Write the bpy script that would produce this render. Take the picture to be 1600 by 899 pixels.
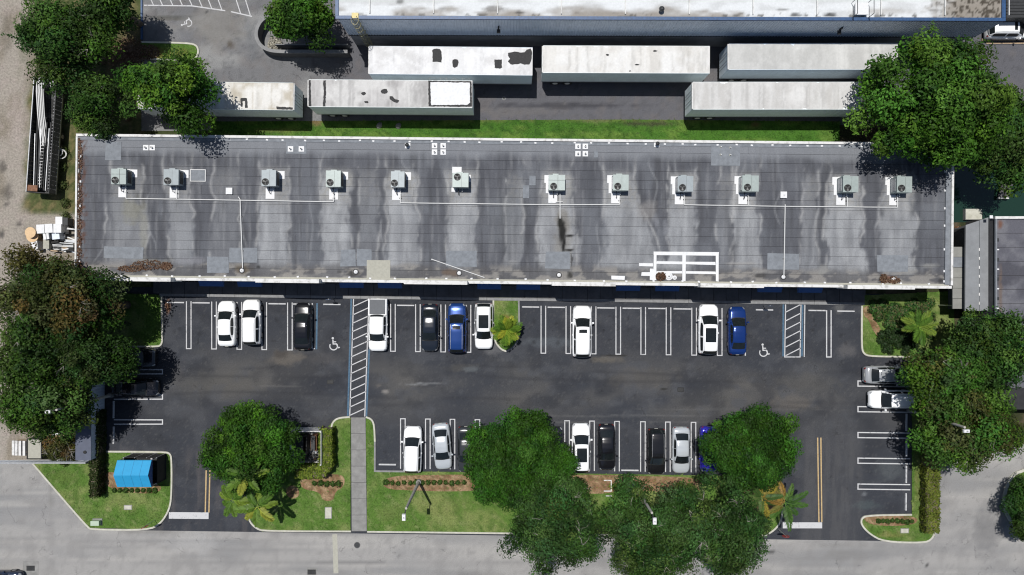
import bpy, bmesh, math, random
import numpy as np
from mathutils import Vector

# ------------------------------------------------------------------ camera, sky, sun, exposure
scene = bpy.context.scene
for _o in list(bpy.data.objects):
    bpy.data.objects.remove(_o)
H = 70.0          # camera height in metres
S = 15.1          # photo pixels per metre on the ground
cam = bpy.data.cameras.new("camera")
cam.sensor_width = 36.0
cam.lens = 36.0 * H / (1600 / S)
cam.clip_end = 3000
camo = bpy.data.objects.new("camera", cam)
camo.location = (0, 0, H)
scene.collection.objects.link(camo)
scene.camera = camo
SUNV = Vector((-0.14, 0.27, 1.0)).normalized()     # towards the sun
world = bpy.data.worlds.new("World")
scene.world = world
world.use_nodes = True
_n = world.node_tree.nodes
_n.clear()
_sky = _n.new("ShaderNodeTexSky")
_sky.sky_type = 'NISHITA'
_sky.sun_disc = False
_sky.sun_elevation = math.asin(SUNV.z)
_sky.sun_rotation = math.atan2(SUNV.x, SUNV.y)
_bg = _n.new("ShaderNodeBackground")
_bg.inputs[1].default_value = 0.068
_wo = _n.new("ShaderNodeOutputWorld")
world.node_tree.links.new(_sky.outputs[0], _bg.inputs[0])
world.node_tree.links.new(_bg.outputs[0], _wo.inputs[0])
sun = bpy.data.lights.new("sun", 'SUN')
sun.energy = 4.6
sun.angle = math.radians(0.5)
sun.color = (1.0, 0.975, 0.94)
suno = bpy.data.objects.new("sun", sun)
suno.rotation_euler = (-SUNV).to_track_quat('-Z', 'Y').to_euler()
suno.location = SUNV * 120
scene.collection.objects.link(suno)
scene.view_settings.view_transform = 'Standard'
scene.view_settings.look = 'None'
scene.view_settings.exposure = 0.0
scene.view_settings.gamma = 1.0
scene.cycles.filter_width = 1.15
LIT = 1.55         # what a white horizontal surface shows under this sun

# ------------------------------------------------------------------ helpers
COL = scene.collection
random.seed(7)
R = math.radians


def W(px, py, z=0.0):
    """ground position of photo pixel (px, py) for something standing z metres high"""
    k = (H - z) / H / S
    return ((px - 800) * k, (449.5 - py) * k)


def W3(px, py, z=0.0):
    a = W(px, py, z)
    return (a[0], a[1], z)


def lin(v):
    v = v / 255.0
    return v / 12.92 if v <= 0.04045 else ((v + 0.055) / 1.055) ** 2.4


def A(r, g, b):
    """albedo that shows as sRGB r,g,b in full sun"""
    return tuple(min(0.86, lin(c) / LIT) for c in (r, g, b))


def vn(x, y, seed=0):
    x = np.asarray(x, float); y = np.asarray(y, float)
    xi = np.floor(x).astype(np.int64); yi = np.floor(y).astype(np.int64)
    fx = x - xi; fy = y - yi
    fx = fx * fx * (3 - 2 * fx); fy = fy * fy * (3 - 2 * fy)

    def h(a, b):
        n = (a * 374761393 + b * 668265263 + seed * 2147483647 + 1013) & 0xffffffff
        n = ((n ^ (n >> 13)) * 1274126177) & 0xffffffff
        n = ((n ^ (n >> 16)) * 2246822519) & 0xffffffff
        return ((n ^ (n >> 15)) & 0xffff) / 65535.0
    a = h(xi, yi); b = h(xi + 1, yi); c = h(xi, yi + 1); d = h(xi + 1, yi + 1)
    return (a * (1 - fx) + b * fx) * (1 - fy) + (c * (1 - fx) + d * fx) * fy


def fbm(x, y, seed=0, o=4):
    s = 0; a = 1; t = 0
    for i in range(o):
        s = s + a * vn(x * 2 ** i, y * 2 ** i, seed + i * 17); t += a; a *= 0.5
    return s / t


def sm(e0, e1, v):
    t = np.clip((v - e0) / (e1 - e0), 0, 1)
    return t * t * (3 - 2 * t)


def mixc(c, c2, m):
    c2 = np.asarray(c2, float)
    return c * (1 - m[:, None]) + c2 * m[:, None]


def raw_mesh(name, verts, faces, cols=None, smooth=False):
    me = bpy.data.meshes.new(name)
    if isinstance(faces, np.ndarray):
        nf, k = faces.shape
        me.vertices.add(len(verts)); me.vertices.foreach_set('co', np.asarray(verts, np.float32).ravel())
        me.loops.add(nf * k); me.loops.foreach_set('vertex_index', faces.astype(np.int32).ravel())
        me.polygons.add(nf)
        me.polygons.foreach_set('loop_start', np.arange(0, nf * k, k, dtype=np.int32))
        me.polygons.foreach_set('loop_total', np.full(nf, k, np.int32))
        me.update(calc_edges=True)
    else:
        me.from_pydata([tuple(v) for v in verts], [], faces)
        me.update()
    if cols is not None:
        at = me.color_attributes.new('col', 'FLOAT_COLOR', 'POINT')
        c4 = np.ones((len(verts), 4), np.float32); c4[:, :3] = cols
        at.data.foreach_set('color', c4.ravel())
    if smooth:
        me.polygons.foreach_set('use_smooth', np.ones(len(me.polygons), bool))
    return me


def add(name, me, mat, parent=None, loc=(0, 0, 0), rz=0.0):
    if mat is not None and len(me.materials) == 0:
        me.materials.append(mat)
    o = bpy.data.objects.new(name, me)
    COL.objects.link(o)
    o.parent = parent
    o.location = loc
    o.rotation_euler = (0, 0, rz)
    if mat is not None and me.materials[0] is not mat:
        o.material_slots[0].link = 'OBJECT'; o.material_slots[0].material = mat
    return o


def tag(o, label, cat, group=None):
    o['label'] = label; o['category'] = cat
    if group:
        o['group'] = group
    return o


def thing(name, label, cat, loc=(0, 0, 0), rz=0.0, group=None):
    o = bpy.data.objects.new(name, None)
    o.empty_display_size = 0.3
    COL.objects.link(o)
    o.location = loc; o.rotation_euler = (0, 0, rz)
    return tag(o, label, cat, group)


def struct(o):
    o['kind'] = 'structure'; return o


def stuff(o, label=None, cat=None):
    o['kind'] = 'stuff'
    if label:
        tag(o, label, cat)
    return o


def copy_tree(o, parent=None):
    c = o.copy(); COL.objects.link(c); c.parent = parent
    for ch in list(o.children):
        copy_tree(ch, c)
    return c


class MB:
    def __init__(s):
        s.v = []; s.f = []

    def _add(s, vs, fs):
        n = len(s.v); s.v += vs; s.f += [tuple(i + n for i in f) for f in fs]; return s

    def box(s, cx, cy, z0, sx, sy, sz, rz=0.0, taper=1.0):
        vs = []
        c, si = math.cos(rz), math.sin(rz)
        for k, z in ((1.0, z0), (taper, z0 + sz)):
            for a, b in ((-1, -1), (1, -1), (1, 1), (-1, 1)):
                x = a * sx / 2 * k; y = b * sy / 2 * k
                vs.append((cx + x * c - y * si, cy + x * si + y * c, z))
        return s._add(vs, [(3, 2, 1, 0), (4, 5, 6, 7), (0, 1, 5, 4), (1, 2, 6, 5), (2, 3, 7, 6), (3, 0, 4, 7)])

    def prism(s, pts, z0, z1, bottom=True):
        n = len(pts)
        ar = sum(pts[i][0] * pts[(i + 1) % n][1] - pts[(i + 1) % n][0] * pts[i][1] for i in range(n))
        if ar < 0:
            pts = pts[::-1]
        vs = [(p[0], p[1], z0) for p in pts] + [(p[0], p[1], z1) for p in pts]
        fs = [tuple(range(n, 2 * n))]
        if bottom:
            fs.append(tuple(range(n - 1, -1, -1)))
        fs += [(i, (i + 1) % n, n + (i + 1) % n, n + i) for i in range(n)]
        return s._add(vs, fs)

    def sheet(s, pts, z):
        n = len(pts)
        ar = sum(pts[i][0] * pts[(i + 1) % n][1] - pts[(i + 1) % n][0] * pts[i][1] for i in range(n))
        if ar < 0:
            pts = pts[::-1]
        return s._add([(p[0], p[1], z) for p in pts], [tuple(range(n))])

    def tube(s, p0, p1, r, n=6, r1=None, cap=True):
        p0 = Vector(p0); p1 = Vector(p1); d = (p1 - p0)
        if d.length < 1e-6:
            return s
        d.normalize()
        a = d.orthogonal().normalized(); b = d.cross(a)
        r1 = r if r1 is None else r1
        vs = []
        for p, rr in ((p0, r), (p1, r1)):
            for i in range(n):
                t = 2 * math.pi * i / n
                vs.append(tuple(p + a * (rr * math.cos(t)) + b * (rr * math.sin(t))))
        fs = [(i, (i + 1) % n, n + (i + 1) % n, n + i) for i in range(n)]
        if cap:
            fs += [tuple(range(n - 1, -1, -1)), tuple(range(n, 2 * n))]
        return s._add(vs, fs)

    def path(s, pts, r, n=6):
        for i in range(len(pts) - 1):
            s.tube(pts[i], pts[i + 1], r, n)
        return s

    def cyl(s, x, y, z0, z1, r, n=12, r1=None):
        return s.tube((x, y, z0), (x, y, z1), r, n, r1)

    def dome(s, x, y, z0, r, h, n=10, m=3):
        vs = []; fs = []
        for j in range(m):
            t = math.pi / 2 * j / m
            for i in range(n):
                a = 2 * math.pi * i / n
                vs.append((x + r * math.cos(t) * math.cos(a), y + r * math.cos(t) * math.sin(a), z0 + h * math.sin(t)))
        vs.append((x, y, z0 + h))
        for j in range(m - 1):
            fs += [(j * n + i, j * n + (i + 1) % n, (j + 1) * n + (i + 1) % n, (j + 1) * n + i) for i in range(n)]
        fs += [((m - 1) * n + i, (m - 1) * n + (i + 1) % n, len(vs) - 1) for i in range(n)]
        return s._add(vs, fs)

    def ribbon(s, pts, w, z0, z1=None, closed=False):
        """a strip of width w along pts; with z1 a solid kerb from z0 to z1"""
        n = len(pts)
        L = []; Rr = []
        for i in range(n):
            p = Vector(pts[i][:2])
            a = Vector(pts[(i - 1) % n][:2]) if (i > 0 or closed) else None
            b = Vector(pts[(i + 1) % n][:2]) if (i < n - 1 or closed) else None
            d1 = (p - a).normalized() if a is not None else None
            d2 = (b - p).normalized() if b is not None else None
            d = ((d1 + d2).normalized() if d1 is not None and d2 is not None else (d1 if d1 is not None else d2))
            nn = Vector((-d.y, d.x))
            k = 1.0
            if d1 is not None:
                k = 1 / max(0.5, nn.dot(Vector((-d1.y, d1.x))))
            L.append(p + nn * w / 2 * k); Rr.append(p - nn * w / 2 * k)
        zt = z0 if z1 is None else z1
        vs = [(q.x, q.y, zt) for q in L] + [(q.x, q.y, zt) for q in Rr]
        m = n if closed else n - 1
        fs = [(n + i, n + (i + 1) % n, (i + 1) % n, i) for i in range(m)]
        if z1 is not None:
            vs += [(q.x, q.y, z0) for q in L] + [(q.x, q.y, z0) for q in Rr]
            fs += [(i, (i + 1) % n, 2 * n + (i + 1) % n, 2 * n + i) for i in range(m)]
            fs += [(n + (i + 1) % n, n + i, 3 * n + i, 3 * n + (i + 1) % n) for i in range(m)]
            if not closed:
                fs += [(0, 2 * n, 3 * n, n), (n - 1, 2 * n - 1, 4 * n - 1, 3 * n - 1)]
        return s._add(vs, fs)

    def mesh(s, name, smooth=False):
        return raw_mesh(name, s.v, s.f, smooth=smooth)

    def build(s, name, mat, parent=None, loc=(0, 0, 0), rz=0.0, smooth=False):
        return add(name, s.mesh(name, smooth), mat, parent, loc, rz)


def chaikin(pts, n=2, closed=False):
    for _ in range(n):
        q = []
        m = len(pts)
        if not closed:
            q.append(pts[0])
        for i in range(m if closed else m - 1):
            a, b = pts[i], pts[(i + 1) % m]
            q.append((a[0] * .75 + b[0] * .25, a[1] * .75 + b[1] * .25))
            q.append((a[0] * .25 + b[0] * .75, a[1] * .25 + b[1] * .75))
        if not closed:
            q.append(pts[-1])
        pts = q
    return pts


def WP(pts, z=0.0):
    return [W(a, b, z) for a, b in pts]


# ------------------------------------------------------------------ materials
def _base(name):
    m = bpy.data.materials.new(name); m.use_nodes = True
    nt = m.node_tree
    b = nt.nodes['Principled BSDF']
    return m, nt, b


def mat(name, rgb, rough=.7, var=.12, scale=2.0, metal=0.0, rgb2=None, bump=0.0, bscale=None, coat=0.0, spec=0.5, thr=(0.35, 0.65)):
    m, nt, b = _base(name)
    L = nt.links.new
    tc = nt.nodes.new('ShaderNodeTexCoord')
    nz = nt.nodes.new('ShaderNodeTexNoise'); nz.inputs['Scale'].default_value = scale
    nz.inputs['Detail'].default_value = 6; nz.inputs['Roughness'].default_value = .65
    oi = nt.nodes.new('ShaderNodeObjectInfo')
    ad = nt.nodes.new('ShaderNodeVectorMath'); ad.operation = 'ADD'
    mu = nt.nodes.new('ShaderNodeMath'); mu.operation = 'MULTIPLY'; mu.inputs[1].default_value = 37.0
    L(oi.outputs['Random'], mu.inputs[0])
    L(tc.outputs['Object'], ad.inputs[0]); L(mu.outputs[0], ad.inputs[1])
    L(ad.outputs[0], nz.inputs['Vector'])
    mr = nt.nodes.new('ShaderNodeMapRange')
    mr.inputs[1].default_value = thr[0]; mr.inputs[2].default_value = thr[1]
    L(nz.outputs['Fac'], mr.inputs[0])
    mx = nt.nodes.new('ShaderNodeMix'); mx.data_type = 'RGBA'
    c1 = rgb if rgb2 is not None else tuple(c * (1 - var) for c in rgb)
    c2 = rgb2 if rgb2 is not None else tuple(min(.9, c * (1 + var)) for c in rgb)
    mx.inputs[6].default_value = (*c1, 1); mx.inputs[7].default_value = (*c2, 1)
    L(mr.outputs[0], mx.inputs[0]); L(mx.outputs[2], b.inputs['Base Color'])
    b.inputs['Roughness'].default_value = rough; b.inputs['Metallic'].default_value = metal
    b.inputs['Coat Weight'].default_value = coat; b.inputs['Coat Roughness'].default_value = .06
    b.inputs['Specular IOR Level'].default_value = spec
    if bump:
        n2 = nt.nodes.new('ShaderNodeTexNoise'); n2.inputs['Scale'].default_value = bscale or scale * 4
        n2.inputs['Detail'].default_value = 4
        L(ad.outputs[0], n2.inputs['Vector'])
        bp = nt.nodes.new('ShaderNodeBump'); bp.inputs['Strength'].default_value = bump; bp.inputs['Distance'].default_value = .05
        L(n2.outputs['Fac'], bp.inputs['Height']); L(bp.outputs[0], b.inputs['Normal'])
    return m


def vcmat(name, rough=.85, speck=.25, scale=9.0, bump=0.25, spec=.3, crack=0.0):
    """colour from the 'col' attribute with a fine grain on top"""
    m, nt, b = _base(name)
    L = nt.links.new
    at = nt.nodes.new('ShaderNodeAttribute'); at.attribute_name = 'col'
    tc = nt.nodes.new('ShaderNodeTexCoord')
    nz = nt.nodes.new('ShaderNodeTexNoise'); nz.inputs['Scale'].default_value = scale
    nz.inputs['Detail'].default_value = 5; nz.inputs['Roughness'].default_value = .75
    L(tc.outputs['Object'], nz.inputs['Vector'])
    mr = nt.nodes.new('ShaderNodeMapRange'); mr.inputs[1].default_value = .3; mr.inputs[2].default_value = .7
    mr.inputs[3].default_value = 1 - speck; mr.inputs[4].default_value = 1 + speck
    L(nz.outputs['Fac'], mr.inputs[0])
    mx = nt.nodes.new('ShaderNodeVectorMath'); mx.operation = 'MULTIPLY'
    L(at.outputs['Color'], mx.inputs[0]); L(mr.outputs[0], mx.inputs[1])
    out = mx.outputs[0]
    if crack:
        # hairline cracks, wandering and broken
        wn = nt.nodes.new('ShaderNodeTexNoise'); wn.inputs['Scale'].default_value = .9; wn.inputs['Detail'].default_value = 5
        L(tc.outputs['Object'], wn.inputs['Vector'])
        ws = nt.nodes.new('ShaderNodeVectorMath'); ws.operation = 'SCALE'; ws.inputs['Scale'].default_value = 2.2
        L(wn.outputs['Color'], ws.inputs[0])
        wa = nt.nodes.new('ShaderNodeVectorMath'); wa.operation = 'ADD'
        L(tc.outputs['Object'], wa.inputs[0]); L(ws.outputs[0], wa.inputs[1])
        vo = nt.nodes.new('ShaderNodeTexVoronoi'); vo.feature = 'DISTANCE_TO_EDGE'; vo.inputs['Scale'].default_value = crack
        L(wa.outputs[0], vo.inputs['Vector'])
        cr = nt.nodes.new('ShaderNodeMapRange'); cr.inputs[1].default_value = .0; cr.inputs[2].default_value = .010
        cr.inputs[3].default_value = .62; cr.inputs[4].default_value = 1.0
        L(vo.outputs['Distance'], cr.inputs[0])
        mk = nt.nodes.new('ShaderNodeMapRange'); mk.inputs[1].default_value = .5; mk.inputs[2].default_value = .6
        L(wn.outputs['Fac'], mk.inputs[0])
        mm = nt.nodes.new('ShaderNodeMix'); mm.inputs[2].default_value = 1.0
        L(mk.outputs[0], mm.inputs[0]); L(cr.outputs[0], mm.inputs[3])
        m2 = nt.nodes.new('ShaderNodeVectorMath'); m2.operation = 'MULTIPLY'
        L(out, m2.inputs[0]); L(mm.outputs[0], m2.inputs[1]); out = m2.outputs[0]
    L(out, b.inputs['Base Color'])
    b.inputs['Roughness'].default_value = rough; b.inputs['Specular IOR Level'].default_value = spec
    if bump:
        bp = nt.nodes.new('ShaderNodeBump'); bp.inputs['Strength'].default_value = bump; bp.inputs['Distance'].default_value = .03
        L(nz.outputs['Fac'], bp.inputs['Height']); L(bp.outputs[0], b.inputs['Normal'])
    return m


def leafmat(name, trans=.25, rough=.55):
    m, nt, b = _base(name)
    L = nt.links.new
    at = nt.nodes.new('ShaderNodeAttribute'); at.attribute_name = 'col'
    L(at.outputs['Color'], b.inputs['Base Color'])
    b.inputs['Roughness'].default_value = rough; b.inputs['Specular IOR Level'].default_value = .12
    tr = nt.nodes.new('ShaderNodeBsdfTranslucent'); L(at.outputs['Color'], tr.inputs['Color'])
    ms = nt.nodes.new('ShaderNodeMixShader'); ms.inputs[0].default_value = trans
    L(b.outputs[0], ms.inputs[1]); L(tr.outputs[0], ms.inputs[2])
    L(ms.outputs[0], nt.nodes['Material Output'].inputs[0])
    return m


M = {}
M['ground'] = vcmat('ground_cover', .95, .35, 5.0, .5)
M['asphalt'] = vcmat('asphalt', .9, .30, 11.0, .3, crack=.22)
M['road'] = vcmat('worn_road', .9, .14, 9.0, .25, crack=.16)
M['membrane'] = vcmat('roof_membrane', .85, .16, 7.0, .2)
M['grass'] = vcmat('lawn_grass', .95, .38, 6.0, .8)
M['white_roof'] = vcmat('coated_roof', .75, .08, 5.0, .15)
M['leaf'] = leafmat('foliage', .28)
M['frond'] = leafmat('palm_frond', .25, .5)
M['paint_white'] = mat('white_marking', A(150, 151, 155), .85, rgb2=A(218, 218, 219), scale=3.5, thr=(.30, .44))
M['paint_blue'] = mat('blue_marking', A(62, 98, 128), .8, rgb2=A(92, 124, 146), scale=5)
M['paint_yellow'] = mat('yellow_marking', A(196, 164, 112), .8, rgb2=A(214, 188, 142), scale=5)
M['kerb'] = mat('kerb_concrete', A(196, 194, 178), .85, rgb2=A(222, 220, 206), scale=2)
M['kerb_grey'] = mat('grey_kerb_concrete', A(150, 150, 150), .85, .15, scale=3)
M['concrete'] = mat('concrete', A(150, 149, 146), .9, .18, scale=1.3, bump=.2)
M['concrete_d'] = mat('dark_concrete', A(104, 103, 104), .9, .2, scale=1.0, bump=.2)
M['wall_white'] = mat('white_stucco', A(226, 224, 220), .8, .06, scale=2)
M['coping'] = mat('white_coping', A(196, 194, 188), .8, rgb2=A(244, 243, 240), scale=2.2, thr=(.32, .5))
M['coat'] = mat('white_coating', A(232, 236, 236), .7, rgb2=A(250, 250, 250), scale=4, thr=(.25, .5))
M['patch_grey'] = mat('grey_patch', A(138, 143, 149), .85, .16, scale=2.2)
M['patch_tan'] = mat('tan_patch', A(188, 186, 172), .85, .08, scale=4)
M['tar'] = mat('tar', (.012, .012, .013), .7, .4, scale=6, bump=.4)
M['deck'] = mat('roof_deck', (.02, .02, .022), .9, .2)
M['awning'] = mat('blue_awning', (.025, .085, .25), .6, .1, scale=4)
M['blue_trim'] = mat('blue_metal_trim', (.018, .060, .150), .5, .25, scale=4)
M['corr'] = mat('corrugated_metal', (.56, .61, .68), .5, .10, scale=1.5)
M['block'] = mat('painted_block', (.20, .20, .21), .85, .15, scale=1)
M['hvac'] = mat('hvac_cabinet', A(172, 184, 180), .5, .07, scale=3, metal=.1)
M['hvac2'] = mat('hvac_cabinet_grey', A(158, 168, 172), .5, .07, scale=3, metal=.1)
M['dark'] = mat('dark_metal', (.02, .021, .022), .6, .3, scale=5)
M['black'] = mat('black_rubber', (.012, .012, .012), .8, .2, scale=5)
M['steel'] = mat('galvanised_steel', (.42, .43, .44), .45, .15, scale=4, metal=.6)
M['pipe'] = mat('white_pipe', A(238, 238, 236), .5, .05, scale=3)
M['trailer_side'] = mat('trailer_side_white', (.72, .78, .78), .55, .08, scale=.8)
M['trailer_side_b'] = mat('trailer_side_blue_grey', (.64, .71, .76), .55, .08, scale=.8)
M['red'] = mat('red_lamp', (.20, .010, .008), .3, .1)
M['glass'] = mat('tinted_glass', (.010, .013, .014), .06, .2, scale=2, spec=.5)
M['rim'] = mat('alloy_rim', (.35, .35, .36), .3, .1, metal=.8)
M['lamp'] = mat('headlamp_lens', (.30, .31, .32), .12, .1, spec=.6)
M['bark'] = mat('bark', (.12, .095, .07), .9, .3, scale=6, bump=.5)
M['twig'] = mat('bare_twig', (.21, .195, .17), .9, .25, scale=6)
M['wood'] = mat('weathered_wood', (.34, .25, .16), .85, .25, scale=5)
M['wood_l'] = mat('new_wood', A(240, 205, 160), .8, .08, scale=5)
M['canopy'] = mat('blue_canvas', A(40, 170, 226), .7, .05, scale=2)
M['cream'] = mat('cream_plastic', A(226, 226, 214), .6, .05)
M['pole'] = mat('concrete_pole', A(196, 192, 182), .8, .12, scale=4)
M['rust'] = mat('rusty_steel', (.16, .075, .04), .8, .4, scale=5)
M['yellow_metal'] = mat('yellow_metal', (.50, .40, .14), .5, .1, scale=5)
M['ladder_metal'] = mat('ladder_metal', (.30, .27, .15), .6, .2, scale=5)
M['sign_red'] = mat('sign_red', (.30, .03, .03), .5, .05)
M['green_box'] = mat('pale_green_metal', A(196, 214, 190), .5, .05)

# ------------------------------------------------------------------ the ground and paved sheets
def gridsheet(name, corners, z, res, colf, m, parent=None):
    (ax, ay), (bx, by), (cx, cy), (dx, dy) = corners       # NW NE SE SW in photo pixels at height z
    lu = max(math.hypot(bx - ax, by - ay), 1) / S; lv = max(math.hypot(dx - ax, dy - ay), 1) / S
    nu = max(2, int(lu / res)); nv = max(2, int(lv / res))
    u, v = np.meshgrid(np.linspace(0, 1, nu + 1), np.linspace(0, 1, nv + 1))
    u = u.ravel(); v = v.ravel()
    px = (ax * (1 - u) + bx * u) * (1 - v) + (dx * (1 - u) + cx * u) * v
    py = (ay * (1 - u) + by * u) * (1 - v) + (dy * (1 - u) + cy * u) * v
    k = (H - z) / H / S
    verts = np.stack([(px - 800) * k, (449.5 - py) * k, np.full_like(px, z)], 1)
    i, j = np.meshgrid(np.arange(nu), np.arange(nv))
    a = (j * (nu + 1) + i).ravel()
    faces = np.stack([a + nu + 1, a + nu + 2, a + 1, a], 1)
    me = raw_mesh(name, verts, faces, colf(px, py))
    return add(name, me, m, parent)


def base(px, rgb):
    return np.tile(np.asarray(rgb, float), (len(px), 1))


def blobs(c, px, py, lst, seed=0):
    """stains: (x, y, rx, ry, strength, rgb) with torn edges"""
    w1 = fbm(px / 9, py / 9, 91 + seed) - .5; w2 = fbm(px / 9, py / 9, 57 + seed) - .5
    for (x, y, rx, ry, s, rgb) in lst:
        d = np.sqrt(((px - x + w1 * rx * .9) / rx) ** 2 + ((py - y + w2 * ry * .9) / ry) ** 2)
        c = mixc(c, rgb, s * (1 - sm(.35, 1.05, d)))
    return c


GREEN = A(74, 92, 38)


def ground_col(px, py):
    n = fbm(px / 60, py / 60, 3); n2 = fbm(px / 14, py / 14, 8)
    c = base(px, A(70, 78, 44))
    c = mixc(c, A(104, 98, 80), sm(.45, .7, n))
    c = mixc(c, A(52, 62, 30), sm(.45, .7, n2) * .7)
    return c


g = gridsheet('ground', [(-3200, -3000), (4800, -3000), (4800, 3900), (-3200, 3900)], -0.06, 4.0, ground_col, M['ground'])
struct(g)


def dirt_col(px, py):
    n = fbm(px / 26, py / 40, 5); n2 = fbm(px / 7, py / 7, 11); n3 = fbm(px / 3, py / 3, 15)
    c = base(px, A(168, 160, 149))
    c = mixc(c, A(136, 126, 110), sm(.4, .7, n) * .7)
    c = mixc(c, A(172, 160, 152), sm(.5, .75, n2) * .6)
    edge = px - 48 - (n - .5) * 46 + np.where(py > 320, -20, 0) * 0
    gr = sm(-12, 12, edge) * (1 - sm(330, 340, py) * (1 - sm(400, 430, py)))
    gcol = mixc(base(px, A(88, 96, 56)), A(120, 112, 76), sm(.4, .65, n2))
    gcol = mixc(gcol, A(56, 70, 30), sm(.5, .7, n3) * .7)
    c = c * (1 - gr[:, None]) + gcol * gr[:, None]
    lit = sm(.2, 1.0, 1 - np.hypot((px - 200) / 75, (py - 85) / 60))
    lcol = mixc(base(px, A(96, 66, 52)), A(132, 108, 92), sm(.45, .7, n3))
    c = c * (1 - lit[:, None]) + lcol * lit[:, None]
    c = blobs(c, px, py, [(12, 300, 12, 20, .6, A(70, 66, 62)), (30, 350, 7, 6, .8, A(92, 88, 84)), (2, 365, 6, 7, .9, A(80, 78, 76)), (10, 320, 5, 6, .8, A(80, 76, 74)), (4, 260, 8, 12, .7, A(70, 66, 62)),
                          (10, 50, 14, 40, .5, A(110, 104, 92)), (25, 190, 16, 60, .5, A(178, 166, 158))])
    return c


struct(gridsheet('dirt_track', [(-260, -140), (236, -140), (236, 724), (-260, 724)], -0.02, .3, dirt_col, M['ground']))


def road_col(px, py):
    n = fbm(px / 120, py / 30, 21); n2 = fbm(px / 260, py / 7, 22); n3 = fbm(px / 16, py / 16, 23)
    c = base(px, A(170, 168, 165))
    c = mixc(c, A(146, 146, 146), sm(.42, .72, n) * .8)
    c = mixc(c, A(186, 183, 178), sm(.5, .75, n2) * .6)
    c = mixc(c, A(140, 138, 136), sm(.5, .75, n3) * .4)
    c = mixc(c, A(150, 148, 146), sm(.55, .7, fbm(px / 3, py / 3, 24)) * .4)
    for y0 in (850, 862, 882, 893):
        yc = y0 + .008 * (px - 800) + 4 * (vn(px / 140, px * 0 + y0, 3) - .5)
        c = mixc(c, A(146, 145, 144), np.exp(-((py - yc) / 3) ** 2) * .5 * sm(.3, .7, vn(px / 90, px * 0 + y0, 13)))
    for (x0, x1, yy) in ((493, 602, 879), (602, 820, 880), (1150, 1330, 872)):
        c = mixc(c, A(128, 127, 126), np.exp(-((py - yy) / .9) ** 2) * ((px > x0) & (px < x1)) * .6)
    c = blobs(c, px, py, [(520, 832, 200, 8, .35, A(120, 120, 122)), (90, 800, 60, 30, .3, A(136, 136, 138)), (300, 850, 60, 20, .3, A(186, 186, 186)), (1400, 860, 90, 14, .5, A(136, 136, 136)),
                          (1545, 830, 30, 60, .55, A(112, 112, 114)), (1500, 850, 60, 25, .3, A(130, 130, 132)), (1320, 868, 40, 12, .4, A(126, 124, 122)), (635, 870, 30, 40, .3, A(150, 150, 150)), (1470, 760, 14, 90, .3, A(132, 132, 132)),
                          (1205, 863, 10, 3, .8, A(70, 70, 70)), (558, 852, 3, 3, .9, A(90, 90, 90)), (625, 870, 2.5, 2.5, .9, A(80, 80, 80)), (1449, 884, 3, 3, .9, A(60, 60, 60)), (228, 838, 2, 2, 1, A(30, 30, 30)),
                          (240, 832, 60, 3, .6, A(128, 126, 122)), (700, 836, 120, 3, .5, A(132, 130, 126)), (1300, 850, 80, 3, .5, A(130, 128, 124)), (80, 770, 4, 40, .4, A(130, 128, 124)), (750, 898, 60, 6, .35, A(120, 118, 116)), (520, 893, 40, 12, .2, A(140, 138, 136))])
    return c


struct(gridsheet('road', [(-320, 724), (1920, 690), (1920, 1010), (-320, 990)], 0.0, .3, road_col, M['road']))


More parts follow.
